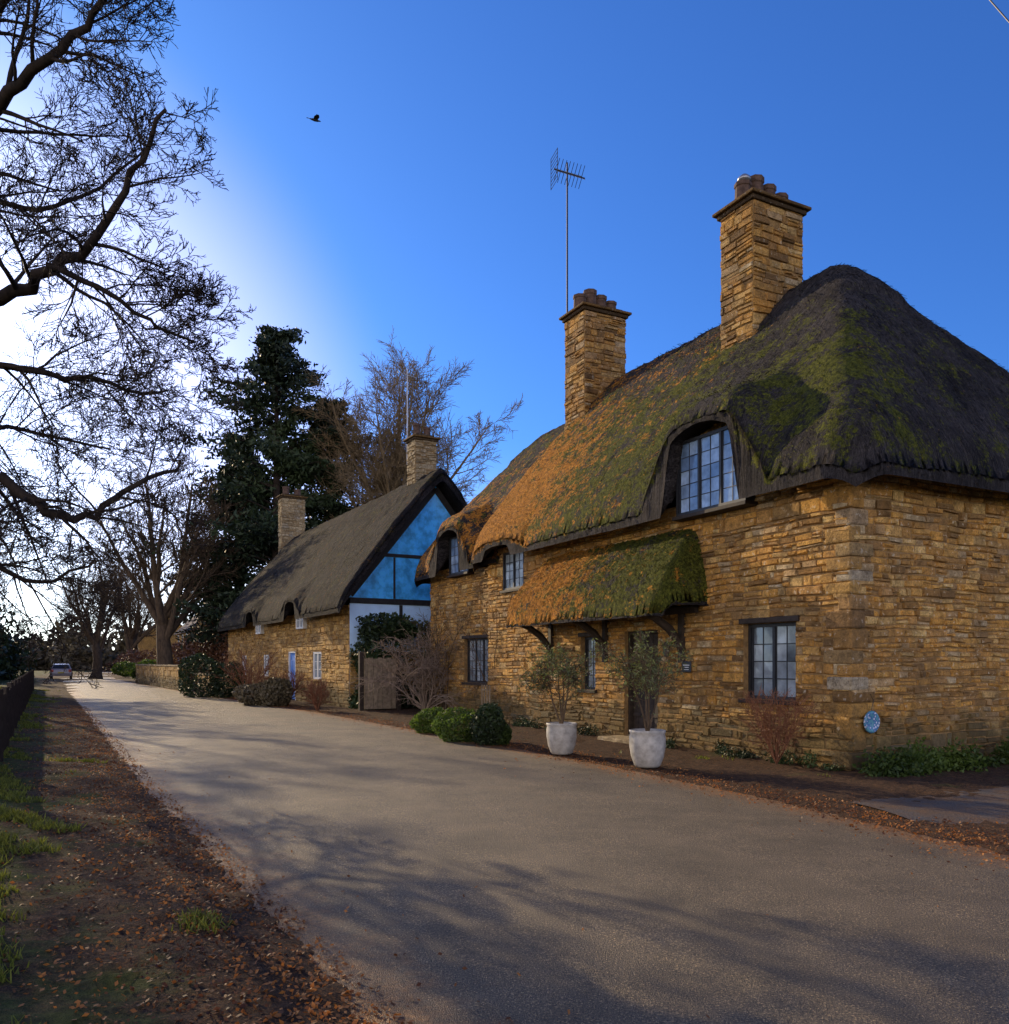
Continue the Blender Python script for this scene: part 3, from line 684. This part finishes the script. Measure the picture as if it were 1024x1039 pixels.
nz=wob(P[:,0],P[:,1],1.6)+wob(P[:,0]+7,P[:,1],5)*.9
keep=(nz+(dd-1.25)*0.85)>0.4
keep|=(wob(P[:,0]+31,P[:,1]+11,3.2)>0.65)&(dd>.35)
P=P[keep]
P2=scatter(9000,9,45,lambda n:NR.uniform(.9,2.4,n),1); P2=P2[(wob(P2[:,0],P2[:,1],2.5)>0.7)]
P=np.concatenate([P,P2]); n=len(P); B=3
P=np.repeat(P,B,0)+NR.normal(size=(n*B,3))*np.array([.035,.035,0]); n=len(P)
hgt=NR.uniform(.012,.05,n)*(1+.4*wob(P[:,0],P[:,1],2)); ang=NR.uniform(0,6.28,n); sx=np.stack([np.cos(ang),np.sin(ang),0*ang],-1)
lean=NR.normal(size=(n,3))*np.array([.7,.7,0]); wd=.0028+.0006*P[:,1]
tip=P+np.stack([0*hgt,0*hgt,hgt],-1)+lean*hgt[:,None]; P[:,2]-=.015
V=np.stack([P-sx*wd[:,None],P+sx*wd[:,None],tip+sx*wd[:,None]*.3,tip-sx*wd[:,None]*.3],1).reshape(-1,3)
npmesh('grass',V,np.arange(4*n).reshape(n,4),grassM,fattrs={'rnd':NR.random(n)})
# ================================================================= trees
class Tree:
    def __init__(s,seed): s.r=random.Random(seed); s.V=[]; s.F=[]; s.n=0
    def tube(s,P,Rd,k):
        P=np.asarray(P); m=len(P); D=np.empty_like(P,dtype=float); D[1:-1]=P[2:]-P[:-2]; D[0]=P[1]-P[0]; D[-1]=P[-1]-P[-2]
        D/=np.sqrt((D*D).sum(1))[:,None]+1e-9
        ref=np.where(np.abs(D[:,2:3])<.9,np.array([[0,0,1.]]),np.array([[1.,0,0]]))
        A=np.cross(D,ref); A/=np.sqrt((A*A).sum(1))[:,None]+1e-9; B=np.cross(D,A)
        t=np.arange(k)*2*np.pi/k
        X=P[:,None,:]+(A[:,None,:]*np.cos(t)[None,:,None]+B[:,None,:]*np.sin(t)[None,:,None])*np.asarray(Rd)[:,None,None]
        s.V.append(X.reshape(-1,3)); i=np.arange(m-1)[:,None]*k; j=np.arange(k)[None,:]; j2=(j+1)%k
        s.F.append((np.stack([i+j,i+j2,i+k+j2,i+k+j],-1)).reshape(-1,4)+s.n); s.n+=m*k
    def kids(s,P,Rd,L,lev,cfg):
        if lev>=cfg['max']: return
        nc=cfg['n'][lev]; m=len(P)
        for c in range(nc):
            f=cfg.get('f0',.2)+(1-cfg.get('f0',.2))*(c+s.r.random())/nc if lev>0 else cfg['f00']+(1-cfg['f00'])*(c+s.r.random())/nc
            f=min(f,.999); x=f*(m-1); i=int(x); p=P[i].lerp(P[i+1],x-i); r=Rd[i]*(1-(x-i))+Rd[i+1]*(x-i)
            d=(P[i+1]-P[i]).normalized()
            ax=d.cross(Vector((s.r.gauss(0,1),s.r.gauss(0,1),s.r.gauss(0,1)))).normalized()
            ang=math.radians(s.r.uniform(*cfg['ang'])); dd=Quaternion(ax,ang)@d
            s.branch(p,dd,L*cfg['ratio'][lev]*(1.15-.6*f)*s.r.uniform(.7,1.25),max(r*cfg['rr']*s.r.uniform(.7,1),cfg['rmin']),lev+1,cfg)
    def branch(s,p,d,L,r,lev,cfg):
        m=max(3,min(12,int(L/cfg['seg'][min(lev,len(cfg['seg'])-1)])+2)); P=[p.copy()]; Rd=[r]; d=d.normalized()
        for i in range(m):
            wv=cfg['wob'][min(lev,len(cfg['wob'])-1)]; up=cfg['up'][min(lev,len(cfg['up'])-1)]
            d=(d+Vector((s.r.gauss(0,wv),s.r.gauss(0,wv),s.r.gauss(0,wv)+up))).normalized()
            p=p+d*(L/m); P.append(p.copy()); Rd.append(max(r*(1-.78*(i+1)/m),cfg['rmin']*.6))
        s.tube(P,Rd,[10,7,5,4,3,3,3][min(lev,6)]); s.kids(P,Rd,L,lev,cfg)
    def limb(s,pts,r0,r1,lev,cfg,L=None):
        Q=[]; n=len(pts)
        for i in range(n-1):
            p0=pts[max(i-1,0)];p1=pts[i];p2=pts[i+1];p3=pts[min(i+2,n-1)]
            for k in range(4):
                t=k/4; Q.append(0.5*((2*p1)+(p2-p0)*t+(2*p0-5*p1+4*p2-p3)*t*t+(3*p1-p0-3*p2+p3)*t**3))
        Q.append(pts[-1]); Q=[q+Vector((s.r.gauss(0,.03),s.r.gauss(0,.03),s.r.gauss(0,.03))) for q in Q]
        Rd=[r0+(r1-r0)*i/(len(Q)-1) for i in range(len(Q))]; s.tube(Q,Rd,9)
        s.kids(Q,Rd,L or sum((Q[i+1]-Q[i]).length for i in range(len(Q)-1)),lev,cfg)
    def obj(s,name,mat):
        return npmesh(name,np.concatenate(s.V),np.concatenate(s.F),mat,smooth=True)
cfgN=dict(max=5,n=[9,15,8,7,4],ratio=[.6,.62,.55,.5,.5],rr=.5,rmin=.0055,ang=(25,65),seg=[.5,.3,.25,.2,.15],wob=[.08,.12,.12,.12,.12],up=[.02,.0,-.015,.0,.03],f00=.2)
T=Tree(11)
tb=Vector((-8.6,10.6,.2))
T.limb([tb,Vector((-8.5,10.6,2.5)),Vector((-8.3,10.5,5)),Vector((-8.3,10.4,8)),Vector((-8.0,10.2,11))],.42,.16,1,dict(cfgN,n=[0,5,7,6,5],max=4),L=4)
def lm(pp,r0,r1,L=2.4): T.limb([PX(*p) for p in pp],r0,r1,1,cfgN,L=L)
lm([(-140,430,10.6),(-60,330,10.4),(0,305,10.1),(55,272,9.8),(100,235,9.5),(135,175,9.2),(165,110,9)],.11,.018)
lm([(-140,520,10.6),(-60,470,10.8),(0,490,11),(50,520,11),(95,522,11.2),(140,490,11.5),(185,470,12)],.10,.022,2.7)
lm([(-140,300,10.5),(-60,180,10.2),(0,110,9.6),(50,60,9.2),(95,10,9),(130,-40,8.8)],.10,.02)
lm([(-130,180,10.4),(-50,60,10),(20,-20,9.5),(80,-60,9)],.09,.025)
lm([(55,272,9.8),(100,290,9.6),(150,325,9.8),(195,345,10)],.040,.012,1.8)
lm([(-60,330,10.4),(0,370,10.8),(50,380,11),(110,390,11.3),(170,400,11.6)],.06,.015,2.5)
lm([(-100,470,10.6),(-20,560,11.5),(40,590,12),(100,570,12.5)],.055,.015,2.6)
lm([(-100,420,10.6),(-30,430,11.5),(40,440,12.5),(110,455,13)],.05,.015,2.6)
lm([(-100,230,10.6),(-30,200,11),(40,210,11.5),(100,190,12),(150,150,12.3)],.05,.014,2.2)
T.obj('bare_tree',bark)
cfgT=dict(max=4,n=[15,10,8,7,5],ratio=[.46,.55,.5,.5,.5],rr=.5,rmin=.014,ang=(22,55),seg=[.9,.7,.5,.4,.3],wob=[.05,.09,.09,.10,.1],up=[.04,.05,.04,.03,.03],f00=.22)
def bare(name,seed,base,h,r,mat,cfg=None,**k):
    c=dict(cfg or cfgT); c.update(k); t=Tree(seed); t.branch(Vector((0,0,0)),Vector((0,0,1)),h,r,0,c); o=t.obj(name,mat); o.location=base; return o
def fan(name,seed,base,zf,nl,L,r,spread,mat,**k):
    c=dict(cfgT); c.update(k); t=Tree(seed)
    Pt=[Vector((.12*math.sin(z),.1*math.cos(z*1.3),z)) for z in np.linspace(0,zf*1.5,8)]; Rt=list(np.linspace(r,r*.55,8)); Rt[0]=r*1.35; t.tube(Pt,Rt,10)
    for i in range(nl):
        a=i*2.4+t.r.uniform(-.3,.3); s_=spread*(.35+.65*((i*.618)%1)); f=.55+.45*((i*.37)%1)
        t.branch(Pt[int(f*7)],Vector((math.cos(a)*math.sin(s_),math.sin(a)*math.sin(s_),math.cos(s_))),L*t.r.uniform(.75,1.05),r*.42,1,c)
    o=t.obj(name,mat); o.location=base; return o
def inst(src,base,s,rot):
    o=bpy.data.objects.new('bare_tree',src.data); sc.collection.objects.link(o); o.location=base; o.scale=(s,s,s); o.rotation_euler=(0,0,rot); return o
ta=fan('bare_tree',21,Vector((-.407*58,58,0)),3.6,9,11,.62,math.radians(48),bark2,n=[0,13,9,8,5],rmin=.019,ratio=[.5,.42,.5,.5,.5],up=[0,.05,.05,.03,.03])
tb_=fan('bare_tree',22,Vector((-8.0,62,0)),7.5,15,12.6,.45,math.radians(30),barkT,n=[0,18,9,7,5],rmin=.020,ratio=[.4,.40,.55,.5,.5],up=[0,.01,.03,.03,.03],wob=[.05,.06,.09,.1,.1])
tc_=bare('bare_tree',24,Vector((-18.0,20,0.3)),10,.26,bark,rmin=.009,n=[14,9,7,6,5],ang=(30,65),ratio=[.5,.55,.5,.5,.5])
inst(tc_,(-23.0,27,0.3),1.05,1.0); inst(tc_,(-25,37,.3),1.1,2.6); inst(tc_,(-41,58,0.3),1.4,4.2)
inst(ta,(-33,50,.2),.8,2.2); inst(ta,(-38,78,0),.8,1.2); inst(ta,(-66,100,0),1.2,3.0); inst(ta,(-50,112,0),1.0,5.0)
def conifer(seed,base,h,rad):
    e=empty('conifer_tree'); r=random.Random(seed); t=Tree(seed)
    t.tube([base+Vector((0,0,z)) for z in np.linspace(0,h,12)],np.linspace(.5,.05,12),8); P=[]
    z=h*.16
    while z<h*.985:
        f=(z/h); nb=r.randint(4,6)
        for i in range(nb):
            a=r.uniform(0,6.28); L=rad*(1-f)**.55*r.choice([.5,.75,.95,1.25])*(.8+.4*r.random())+.5
            n=8; p=base+Vector((0,0,z+r.uniform(-.4,.4))); d=Vector((math.cos(a),math.sin(a),.42+r.uniform(-.15,.2))); pts=[p.copy()]
            for k in range(n): d.z-=.065; p=p+d.normalized()*(L/n); pts.append(p.copy())
            t.tube(pts,np.linspace(.09*(1-f)+.03,.015,n+1),4)
            for k in range(2,n+1):
                if r.random()<.13: continue
                m_=int(26+26*(k/n))
                q=np.array(pts[k])+NR.normal(size=(m_,3))*np.array([.44,.44,.20])*(.5+.5*L/rad)
                q[:,2]-=.7*NR.random(m_)**1.5; P.append(q)
        z+=h*r.uniform(.022,.042)
    tr=t.obj('trunk_and_branches',bark); tr.parent=e
    P=np.concatenate(P); leaves('needles',P,0.21,lfCon,parent=e,flat=.1,asp=.38)
conifer(5,Vector((-.272*60,60,0)),25.4,6.8)
conifer(6,Vector((-.208*63,63,0)),21.5,5.4)
conifer(8,Vector((-.315*64,64,0)),19,4.4)
# ================================================================= bushes and hedges
def bush(name,c,rad,n,size,mat,seed,**k): return leaves(name,blob(c,rad,n,seed=seed,**k),size,mat)
def worldpts(Mt,P): 
    A=np.array(Mt); return P@A[:3,:3].T+A[:3,3]
P=np.concatenate([boxpts(-1.5,-.1,-4.6,-.1,0,2.85,10500,.14),blob((-.8,-1.2,2.85),(.8,1.2,.4),1500,seed=3),blob((-1.1,-3.4,2.5),(.9,1.1,.8),1800,seed=4)])
A2=frame_matrix(C2,d2)
leaves('ivy_hedge',worldpts(A2,P),.08,lfDark)
for i,(px,y,rx,hh) in enumerate([(203,708,1.0,1.9),(231,708,.75,1.6),(262,716,.9,.8),(280,717,.6,1.0)]):
    g=W(px,y); bush('topiary_bush',(g.x,g.y,hh*.5),(rx,rx,hh*.55),3000,.07,lfDark if i<2 else lfFar,30+i,lump=.12,inner=.75)
for i,(px,y,rx,hh) in enumerate([(254,712,.7,1.9),(322,722,.6,.9),(292,716,.6,1.2)]):
    g=W(px,y); t=Tree(60+i)
    for k in range(14):
        a=k*.45; t.branch(Vector((g.x,g.y,0)),Vector((math.cos(a)*.5,math.sin(a)*.5,1)),hh,.025,2,dict(cfgT,max=4,n=[0,0,6,5],rmin=.009,seg=[.3]*5))
    t.obj('bare_shrub',twigR)
for i,(px,y,rx,ry,hh) in enumerate([(470,753,.62,.5,.62),(440,744,.5,.5,.55),(497,757,.35,.35,.8),(508,756,.22,.3,.4)]):
    g=W(px,y,.03); P=blob((g.x,g.y+.3,hh*.5),(rx,ry,hh*.55),5200,seed=80+i,lump=.16,inner=.7); leaves('box_hedge',P,.032,lfGreen if i!=2 else lfDark)
t=Tree(90); g=W(432,722,.05)
for k in range(26):
    a=k*2.4; t.branch(Vector((g.x,g.y,.05)),Vector((math.cos(a)*.6,math.sin(a)*.3,1.1)),2.5,.03,2,dict(cfgT,max=4,n=[0,0,9,5],rmin=.008,seg=[.3]*5,wob=[.1,.1,.2,.25],up=[0,0,-.03,-.05]))
t.obj('bare_climber',bark_mat('climber_bark',(.16,.12,.09),(.36,.27,.20)))
t=Tree(91)
for (tt,h) in ((12.2,3.2),(15.6,3.4),(16.6,3.0)):
    v=M1@Vector((tt,-.33,0)); 
    for k in range(4):
        dv=M1.to_3x3()@Vector((R.uniform(-.4,.4),.02,1)); t.branch(v,dv,h,.02,2,dict(cfgT,max=4,n=[0,0,10,5],rmin=.006,seg=[.3]*5,up=[0,0,.0,0],ratio=[.5,.5,.35,.4]))
t.obj('wall_climber',bark2)
t=Tree(95); v=M1@Vector((.9,.55,.05))
for k in range(26):
    a=k*2.4; t.branch(v,Vector((math.cos(a)*.55,math.sin(a)*.55,1)),1.05,.010,2,dict(cfgT,max=4,n=[0,0,8,5],rmin=.0035,seg=[.15]*5,ratio=[.5,.5,.4,.4]))
t.obj('rusty_shrub',twigR)
leaves('rusty_shrub_leaves',blob((v.x,v.y,.62),(.5,.5,.5),500,seed=9,lump=.3,inner=.3,floor=.1),.018,lfRust)
P=[]
for k in range(30):
    v=M1@Vector((-.25-R.random()*.45,-R.uniform(-.1,6.5),0)); h=R.uniform(.12,.32)
    P.append(blob((v.x,v.y,h*.5),(R.uniform(.2,.4),R.uniform(.2,.4),h),420,seed=100+k,lump=.3,inner=.3))
leaves('border_plants',np.concatenate(P),.035,lfGreen)
P=[]
for k in range(26):
    v=M1@Vector((R.uniform(.2,11.5),R.uniform(.08,.35),0))
    if 4.2<(M1.inverted()@v).x<5.9: continue
    h=R.uniform(.06,.2); P.append(blob((v.x,v.y,h*.5),(R.uniform(.1,.25),R.uniform(.1,.25),h),160,seed=200+k,lump=.3,inner=.3))
leaves('wall_foot_plants',np.concatenate(P),.028,lfDark)
def planter(px,y,k,seed,ch):
    e=empty('potted_olive_tree'); g=W(px,y,.03); g.z=.03; b=MB()
    b.lathe(g,[(0,0),(.16*k,0),(.19*k,.03),(.235*k,.15*k),(.26*k,.30*k),(.262*k,.42*k),(.25*k,.48*k),(.262*k,.50*k),(.265*k,.53*k),(.245*k,.535*k),(.23*k,.49*k)],28); b.obj('planter',potW,e,smooth=True)
    b=MB(); b.lathe(g,[(0,.475*k),(.232*k,.47*k)],20); b.obj('soil',soilM,e)
    t=Tree(seed); p=g+Vector((0,0,.47*k))
    c=dict(max=4,n=[6,5,5,4],ratio=[.55,.6,.6,.5],rr=.6,rmin=.004,ang=(25,60),seg=[.2,.15,.1,.1],wob=[.06,.12,.15,.15],up=[.02,.05,.0,-.02],f00=.3)
    for dx in ((-.28,.0),(.22,.1),(.05,-.25),(0,.3)): t.branch(p,Vector((dx[0],dx[1],1)),ch*.8,.020,0,c)
    o=t.obj('stem',bark2); o.parent=e
    ends=np.concatenate([v for v in t.V[1:]]); hi=ends[ends[:,2]>g.z+.62*k]
    s=hi[NR.integers(0,len(hi),2600)]+NR.normal(size=(2600,3))*.045; leaves('olive_leaves',s,.030,lfOlive,parent=e,asp=.28)
planter(570,765,1.0,301,1.35); planter(657,778,1.04,302,1.5)
b=MB(); v=M1@Vector((11.6,.35,0))
for i in range(4): 
    q_=v+Vector((.0+i*.07,-.12*i,0)); b.box(q_.x-.02,q_.x+.02,q_.y-.02,q_.y+.02,0,1.0)
b.box(v.x-.03,v.x+.25,v.y-.2,v.y-.16,.85,.9); b.obj('garden_gate',woodG)
e=empty('wooden_gate',A2); b=MB()
for i in range(7): b.box(-1.75,-1.71,-1.0+i*.16,-1.0+i*.16+.145,0.06,1.72+.03*(i%2))
b.box(-1.705,-1.65,-1.0,.1,.35,.45); b.box(-1.705,-1.65,-1.0,.1,1.35,1.45); b.obj('boards',woodG,e)
b=MB(); b.box(-1.8,-1.65,-1.17,-1.02,0,1.95); b.box(-1.8,-1.65,.13,.28,0,1.95); b.obj('posts',woodD,e,bevel=.01)
def rubble(name,P0,P1,h,th=.4):
    dd=(P1-P0); L=dd.length; e=empty(name,frame_matrix(P0,dd))
    panel('front',lambda u,o,z:(u,o,z),0,L,h,[],e,stone2M,hr=(.12,.25),lr=(.3,.8)); panel('back',lambda u,o,z:(u,-th-o,z),0,L,h,[],e,stone2M,hr=(.2,.3),lr=(.5,.9))
    panel('end',lambda u,o,z:(-o,-u,z),0,th,h,[],e,stone2M,hr=(.2,.3),lr=(.5,.9)); b=MB(); x=0
    while x<L: l=R.uniform(.3,.6); b.box(x,min(x+l-.01,L),-th-.04,.05,h,h+R.uniform(.07,.12)); x+=l
    b.obj('coping',stoneG,e,bevel=.02)
rubble('stone_boundary_wall',W(182,701),W(138,693),1.35)
rubble('stone_boundary_wall',W(232,708)+Vector((0,.6,0)),W(190,702)+Vector((0,1.2,0)),.9)
roofS=simple('stone_slate_roof',(.17,.13,.10),.85,.2,.3,3,.6,.04)
def house(name,px,dep,L,wd,eh,rh,rot,win=3):
    c=Vector(((px-CX)/F*dep,dep,0)); a=math.radians(rot); e=empty(name,frame_matrix(c,(math.cos(a),math.sin(a))))
    b=MB(); b.box(0,L,-wd,0,0,eh,.3); b.add([(0,0,eh),(0,-wd,eh),(0,-wd/2,rh)],[(0,1,2)],.3); b.add([(L,0,eh),(L,-wd,eh),(L,-wd/2,rh)],[(0,1,2)],.3); b.obj('walls',stone2M,e)
    b=MB(); o=.3; s=(rh-eh)/(wd/2)
    for sg in (0,1):
        y0,y1=(o,-wd/2) if sg==0 else (-wd-o,-wd/2)
        b.add([(-o,y0,eh-o*s),(L+o,y0,eh-o*s),(L+o,y1,rh),(-o,y1,rh),(-o,y0,eh-o*s+.15),(L+o,y0,eh-o*s+.15),(L+o,y1,rh+.15),(-o,y1,rh+.15)],[(0,1,2,3),(4,5,6,7),(0,1,5,4),(3,2,6,7),(0,3,7,4),(1,2,6,5)])
    b.obj('roof',roofS,e); b=MB(); g=MB()
    for i in range(win):
        for z in (1.0,3.6):
            if z+1>eh: continue
            x=L*(i+.5)/win; b.box(x-.6,x+.6,.0,.05,z,z+1.2); g.box(x-.5,x-.03,.051,.06,z+.1,z+1.1); g.box(x+.03,x+.5,.051,.06,z+.1,z+1.1)
    b.obj('window_frames',whiteW,e); g.obj('window_glass',glassM,e)
    b=MB(); 
    for x in (.5,L-1.2): b.box(x,x+.8,-wd/2-.5,-wd/2+.5,rh-1,rh+1.6); b.box(x-.08,x+.88,-wd/2-.58,-wd/2+.58,rh+1.602,rh+1.75)
    b.obj('chimneys',stoneG,e,bevel=.02)
house('stone_house',192,92,11,7,5.2,8.6,118)
house('stone_house',140,120,10,8,5.2,8.4,112)
P=[]
for k in range(40):
    y=R.uniform(30,75); o=R.uniform(4.2,9)*(1+y*.006); x=float(sm(XL,np.array(y)))-o/.87; h=R.uniform(1.2,2.6)*(1+y*.004)
    P.append(blob((x,y,h*.6),(R.uniform(1,2),R.uniform(1,2),h),1500,seed=400+k,lump=.35,inner=.4))
leaves('evergreen_hedgerow',np.concatenate(P),.15,lfDark)
P=[]
for k in range(22):
    y=R.uniform(50,85); x=float(sm(XL,np.array(y)))-R.uniform(4,12); h=R.uniform(3,5.2)
    P.append(blob((x,y,h*.6),(R.uniform(2,3.2),R.uniform(2,3.2),h*.75),1500,seed=460+k,lump=.35,inner=.4))
leaves('evergreen_shrubs',np.concatenate(P),.22,lfDark)
P=[]
for k in range(60):
    y=R.uniform(90,230); x=R.uniform(-1.3,.35)*y; 
    if -0.64<x/y<-.36 and y<140: continue
    h=R.uniform(2,4.5); P.append(blob((x,y,h*.6),(R.uniform(4,9),R.uniform(4,6),h),1500,seed=500+k,lump=.35,inner=.4))
for k in range(24):
    x=R.uniform(12,120); y=R.uniform(30,120); h=R.uniform(3,6); P.append(blob((x+10,y,h*.6),(5,5,h),800,seed=600+k,lump=.35))
for k in range(14):
    x=-.585*150+k*5; y=150+R.uniform(-6,6); h=R.uniform(3,5.5); P.append(blob((x,y,h*.6),(4,4,h),1200,seed=640+k,lump=.35))
leaves('distant_trees',np.concatenate(P),.6,lfFar)
P=[]
for i,(px,dep,rx,h) in enumerate([(215,66,2.2,4.6),(240,62,1.8,4.0),(190,75,2,3.6),(140,98,3,3.0),(228,70,2,5.4)]):
    c=Vector(((px-CX)/F*dep,dep,0)); P.append(blob((c.x,c.y,h*.55),(rx,rx,h*.55),2600,seed=700+i,lump=.35,inner=.3))
leaves('rusty_hedge',np.concatenate(P),.13,lfRust)
g=[]
for i,(px,dep,rx,h) in enumerate([(152,82,1.2,1.9),(143,78,1.0,1.2),(128,88,1.4,1.6)]):
    c=Vector(((px-CX)/F*dep,dep,0)); g.append(blob((c.x,c.y,h*.5),(rx,rx,h*.5),1500,seed=800+i,lump=.1,inner=.7))
leaves('garden_bushes',np.concatenate(g),.12,lfGreen)
# ================================================================= low fence on left
b=MB(); ys_=np.arange(10.5,46,.17)
def fx(y): return float(sm(XL,np.array(y)))-1.75/.87
for i,y in enumerate(ys_):
    x=fx(y); z=float(ground_z(np.array(x),np.array(y))); tl=R.uniform(-.02,.02)
    if i%12==0: b.box(x-.045,x+.045,y-.045,y+.045,z-.1,z+1.08)
    else: b.box(x-.012,x+.012,y-.028,y+.028,z+.03,z+.95+tl)
for zz in (.22,.78):
    b.tube([(fx(y)-.03,y,float(ground_z(np.array(fx(y)),np.array(y)))+zz) for y in np.arange(10.5,46,1.5)],[.028]*len(np.arange(10.5,46,1.5)),4)
b.obj('wooden_fence',woodD)
# ================================================================= car (rear view)
dv=Vector((-.52,1,0)).normalized(); e=empty('parked_car',frame_matrix((-.5235*80+.6,78,0),dv))
carM=simple('car_paint',(.42,.36,.36),.3,.6,.05,3,0); tyre=simple('tyre',(.02,.02,.02),.8,.2,.1,9,0)
prof=[(-2.05,.35),(-2.12,.6),(-2.08,.92),(-1.95,1.0),(-1.5,1.38),(-.9,1.47),(.1,1.46),(.75,1.05),(1.1,.98),(1.85,.82),(2.08,.62),(2.1,.35)]
b=MB(); hw=[.84,.88,.88,.84,.64,.60,.60,.78,.84,.82,.8,.8]
vs=[(x,s_*h_,z) for s_ in (1,-1) for (x,z),h_ in zip(prof,hw)]; n=len(prof)
b.add(vs,[tuple(range(n)),tuple(range(n,2*n))]+[(i,(i+1)%n,(i+1)%n+n,i+n) for i in range(n)]); b.obj('body',carM,e,bevel=.05)
b=MB()
b.add([(-1.93,-.7,1.03),(-1.93,.7,1.03),(-1.55,.58,1.36),(-1.55,-.58,1.36)],[(0,1,2,3)])
b.v=[(x-.03,y,z+.02) for x,y,z in b.v]
for s_ in (1,-1): b.add([(-1.5,s_*.80,1.02),(.6,s_*.80,1.04),(.1,s_*.66,1.38),(-1.3,s_*.66,1.36)],[(0,1,2,3)])
b.obj('windows',leadM,e)
b=MB()
for x in (-1.35,1.35):
    for s_ in (1,-1): b.tube([(x,s_*.70,.32),(x,s_*.90,.32)],[.32,.32],18)
b.obj('wheels',tyre,e)
b=MB(); b.box(-2.14,-2.05,.6,.84,.72,.95); b.box(-2.14,-2.05,-.84,-.6,.72,.95); b.obj('tail_lights',simple('red_lens',(.5,.02,.02),.3,.5,.05,5,0),e)
b=MB(); b.box(-2.16,-2.13,-.26,.26,.6,.72); b.obj('number_plate',simple('plate_yellow',(.7,.55,.1),.5,.3,.05,5,0),e)
# ================================================================= bird
e=empty('flying_bird',Matrix.Translation(PX(320,122,28))@Matrix.Rotation(.5,4,'Z')@Matrix.Rotation(.3,4,'X')); b=MB()
b.tube([(-.2,0,0),(-.12,0,0),(-.03,0,0),(.07,0,.005),(.12,0,.012),(.155,0,.015),(.19,0,.008)],[.012,.03,.042,.036,.024,.02,.003],8)
b.add([(-.15,.015,0),(-.29,.045,0),(-.30,0,.0),(-.29,-.045,0),(-.15,-.015,0)],[(0,1,2,3,4)])
for s_ in (1,-1):
    b.add([(.07,s_*.02,.02),(.10,s_*.12,.09),(.05,s_*.24,.12),(-.06,s_*.30,.10),(-.04,s_*.22,.10),(-.07,s_*.16,.09),(-.08,s_*.08,.06),(-.06,s_*.02,.015)],[(0,1,6,7),(1,2,5,6),(2,3,4,5)])
b.obj('body_and_wings',simple('crow_black',(.02,.02,.022),.6,.3,.1,9,0),e,smooth=False)
b=MB(); b.tube([PX(960,-60,14),PX(1003,-2,13.5),PX(1024,22,13),PX(1150,140,11.5)],[.011]*4,6); b.obj('overhead_cable',iron)
# ---------------- tidy top level: gather parts of the same plant under one parent
for par,kids in (('rusty_shrub',['rusty_shrub_leaves']),):
    p=bpy.data.objects.get(par)
    for k in kids:
        o=bpy.data.objects.get(k)
        if p and o: o.parent=p
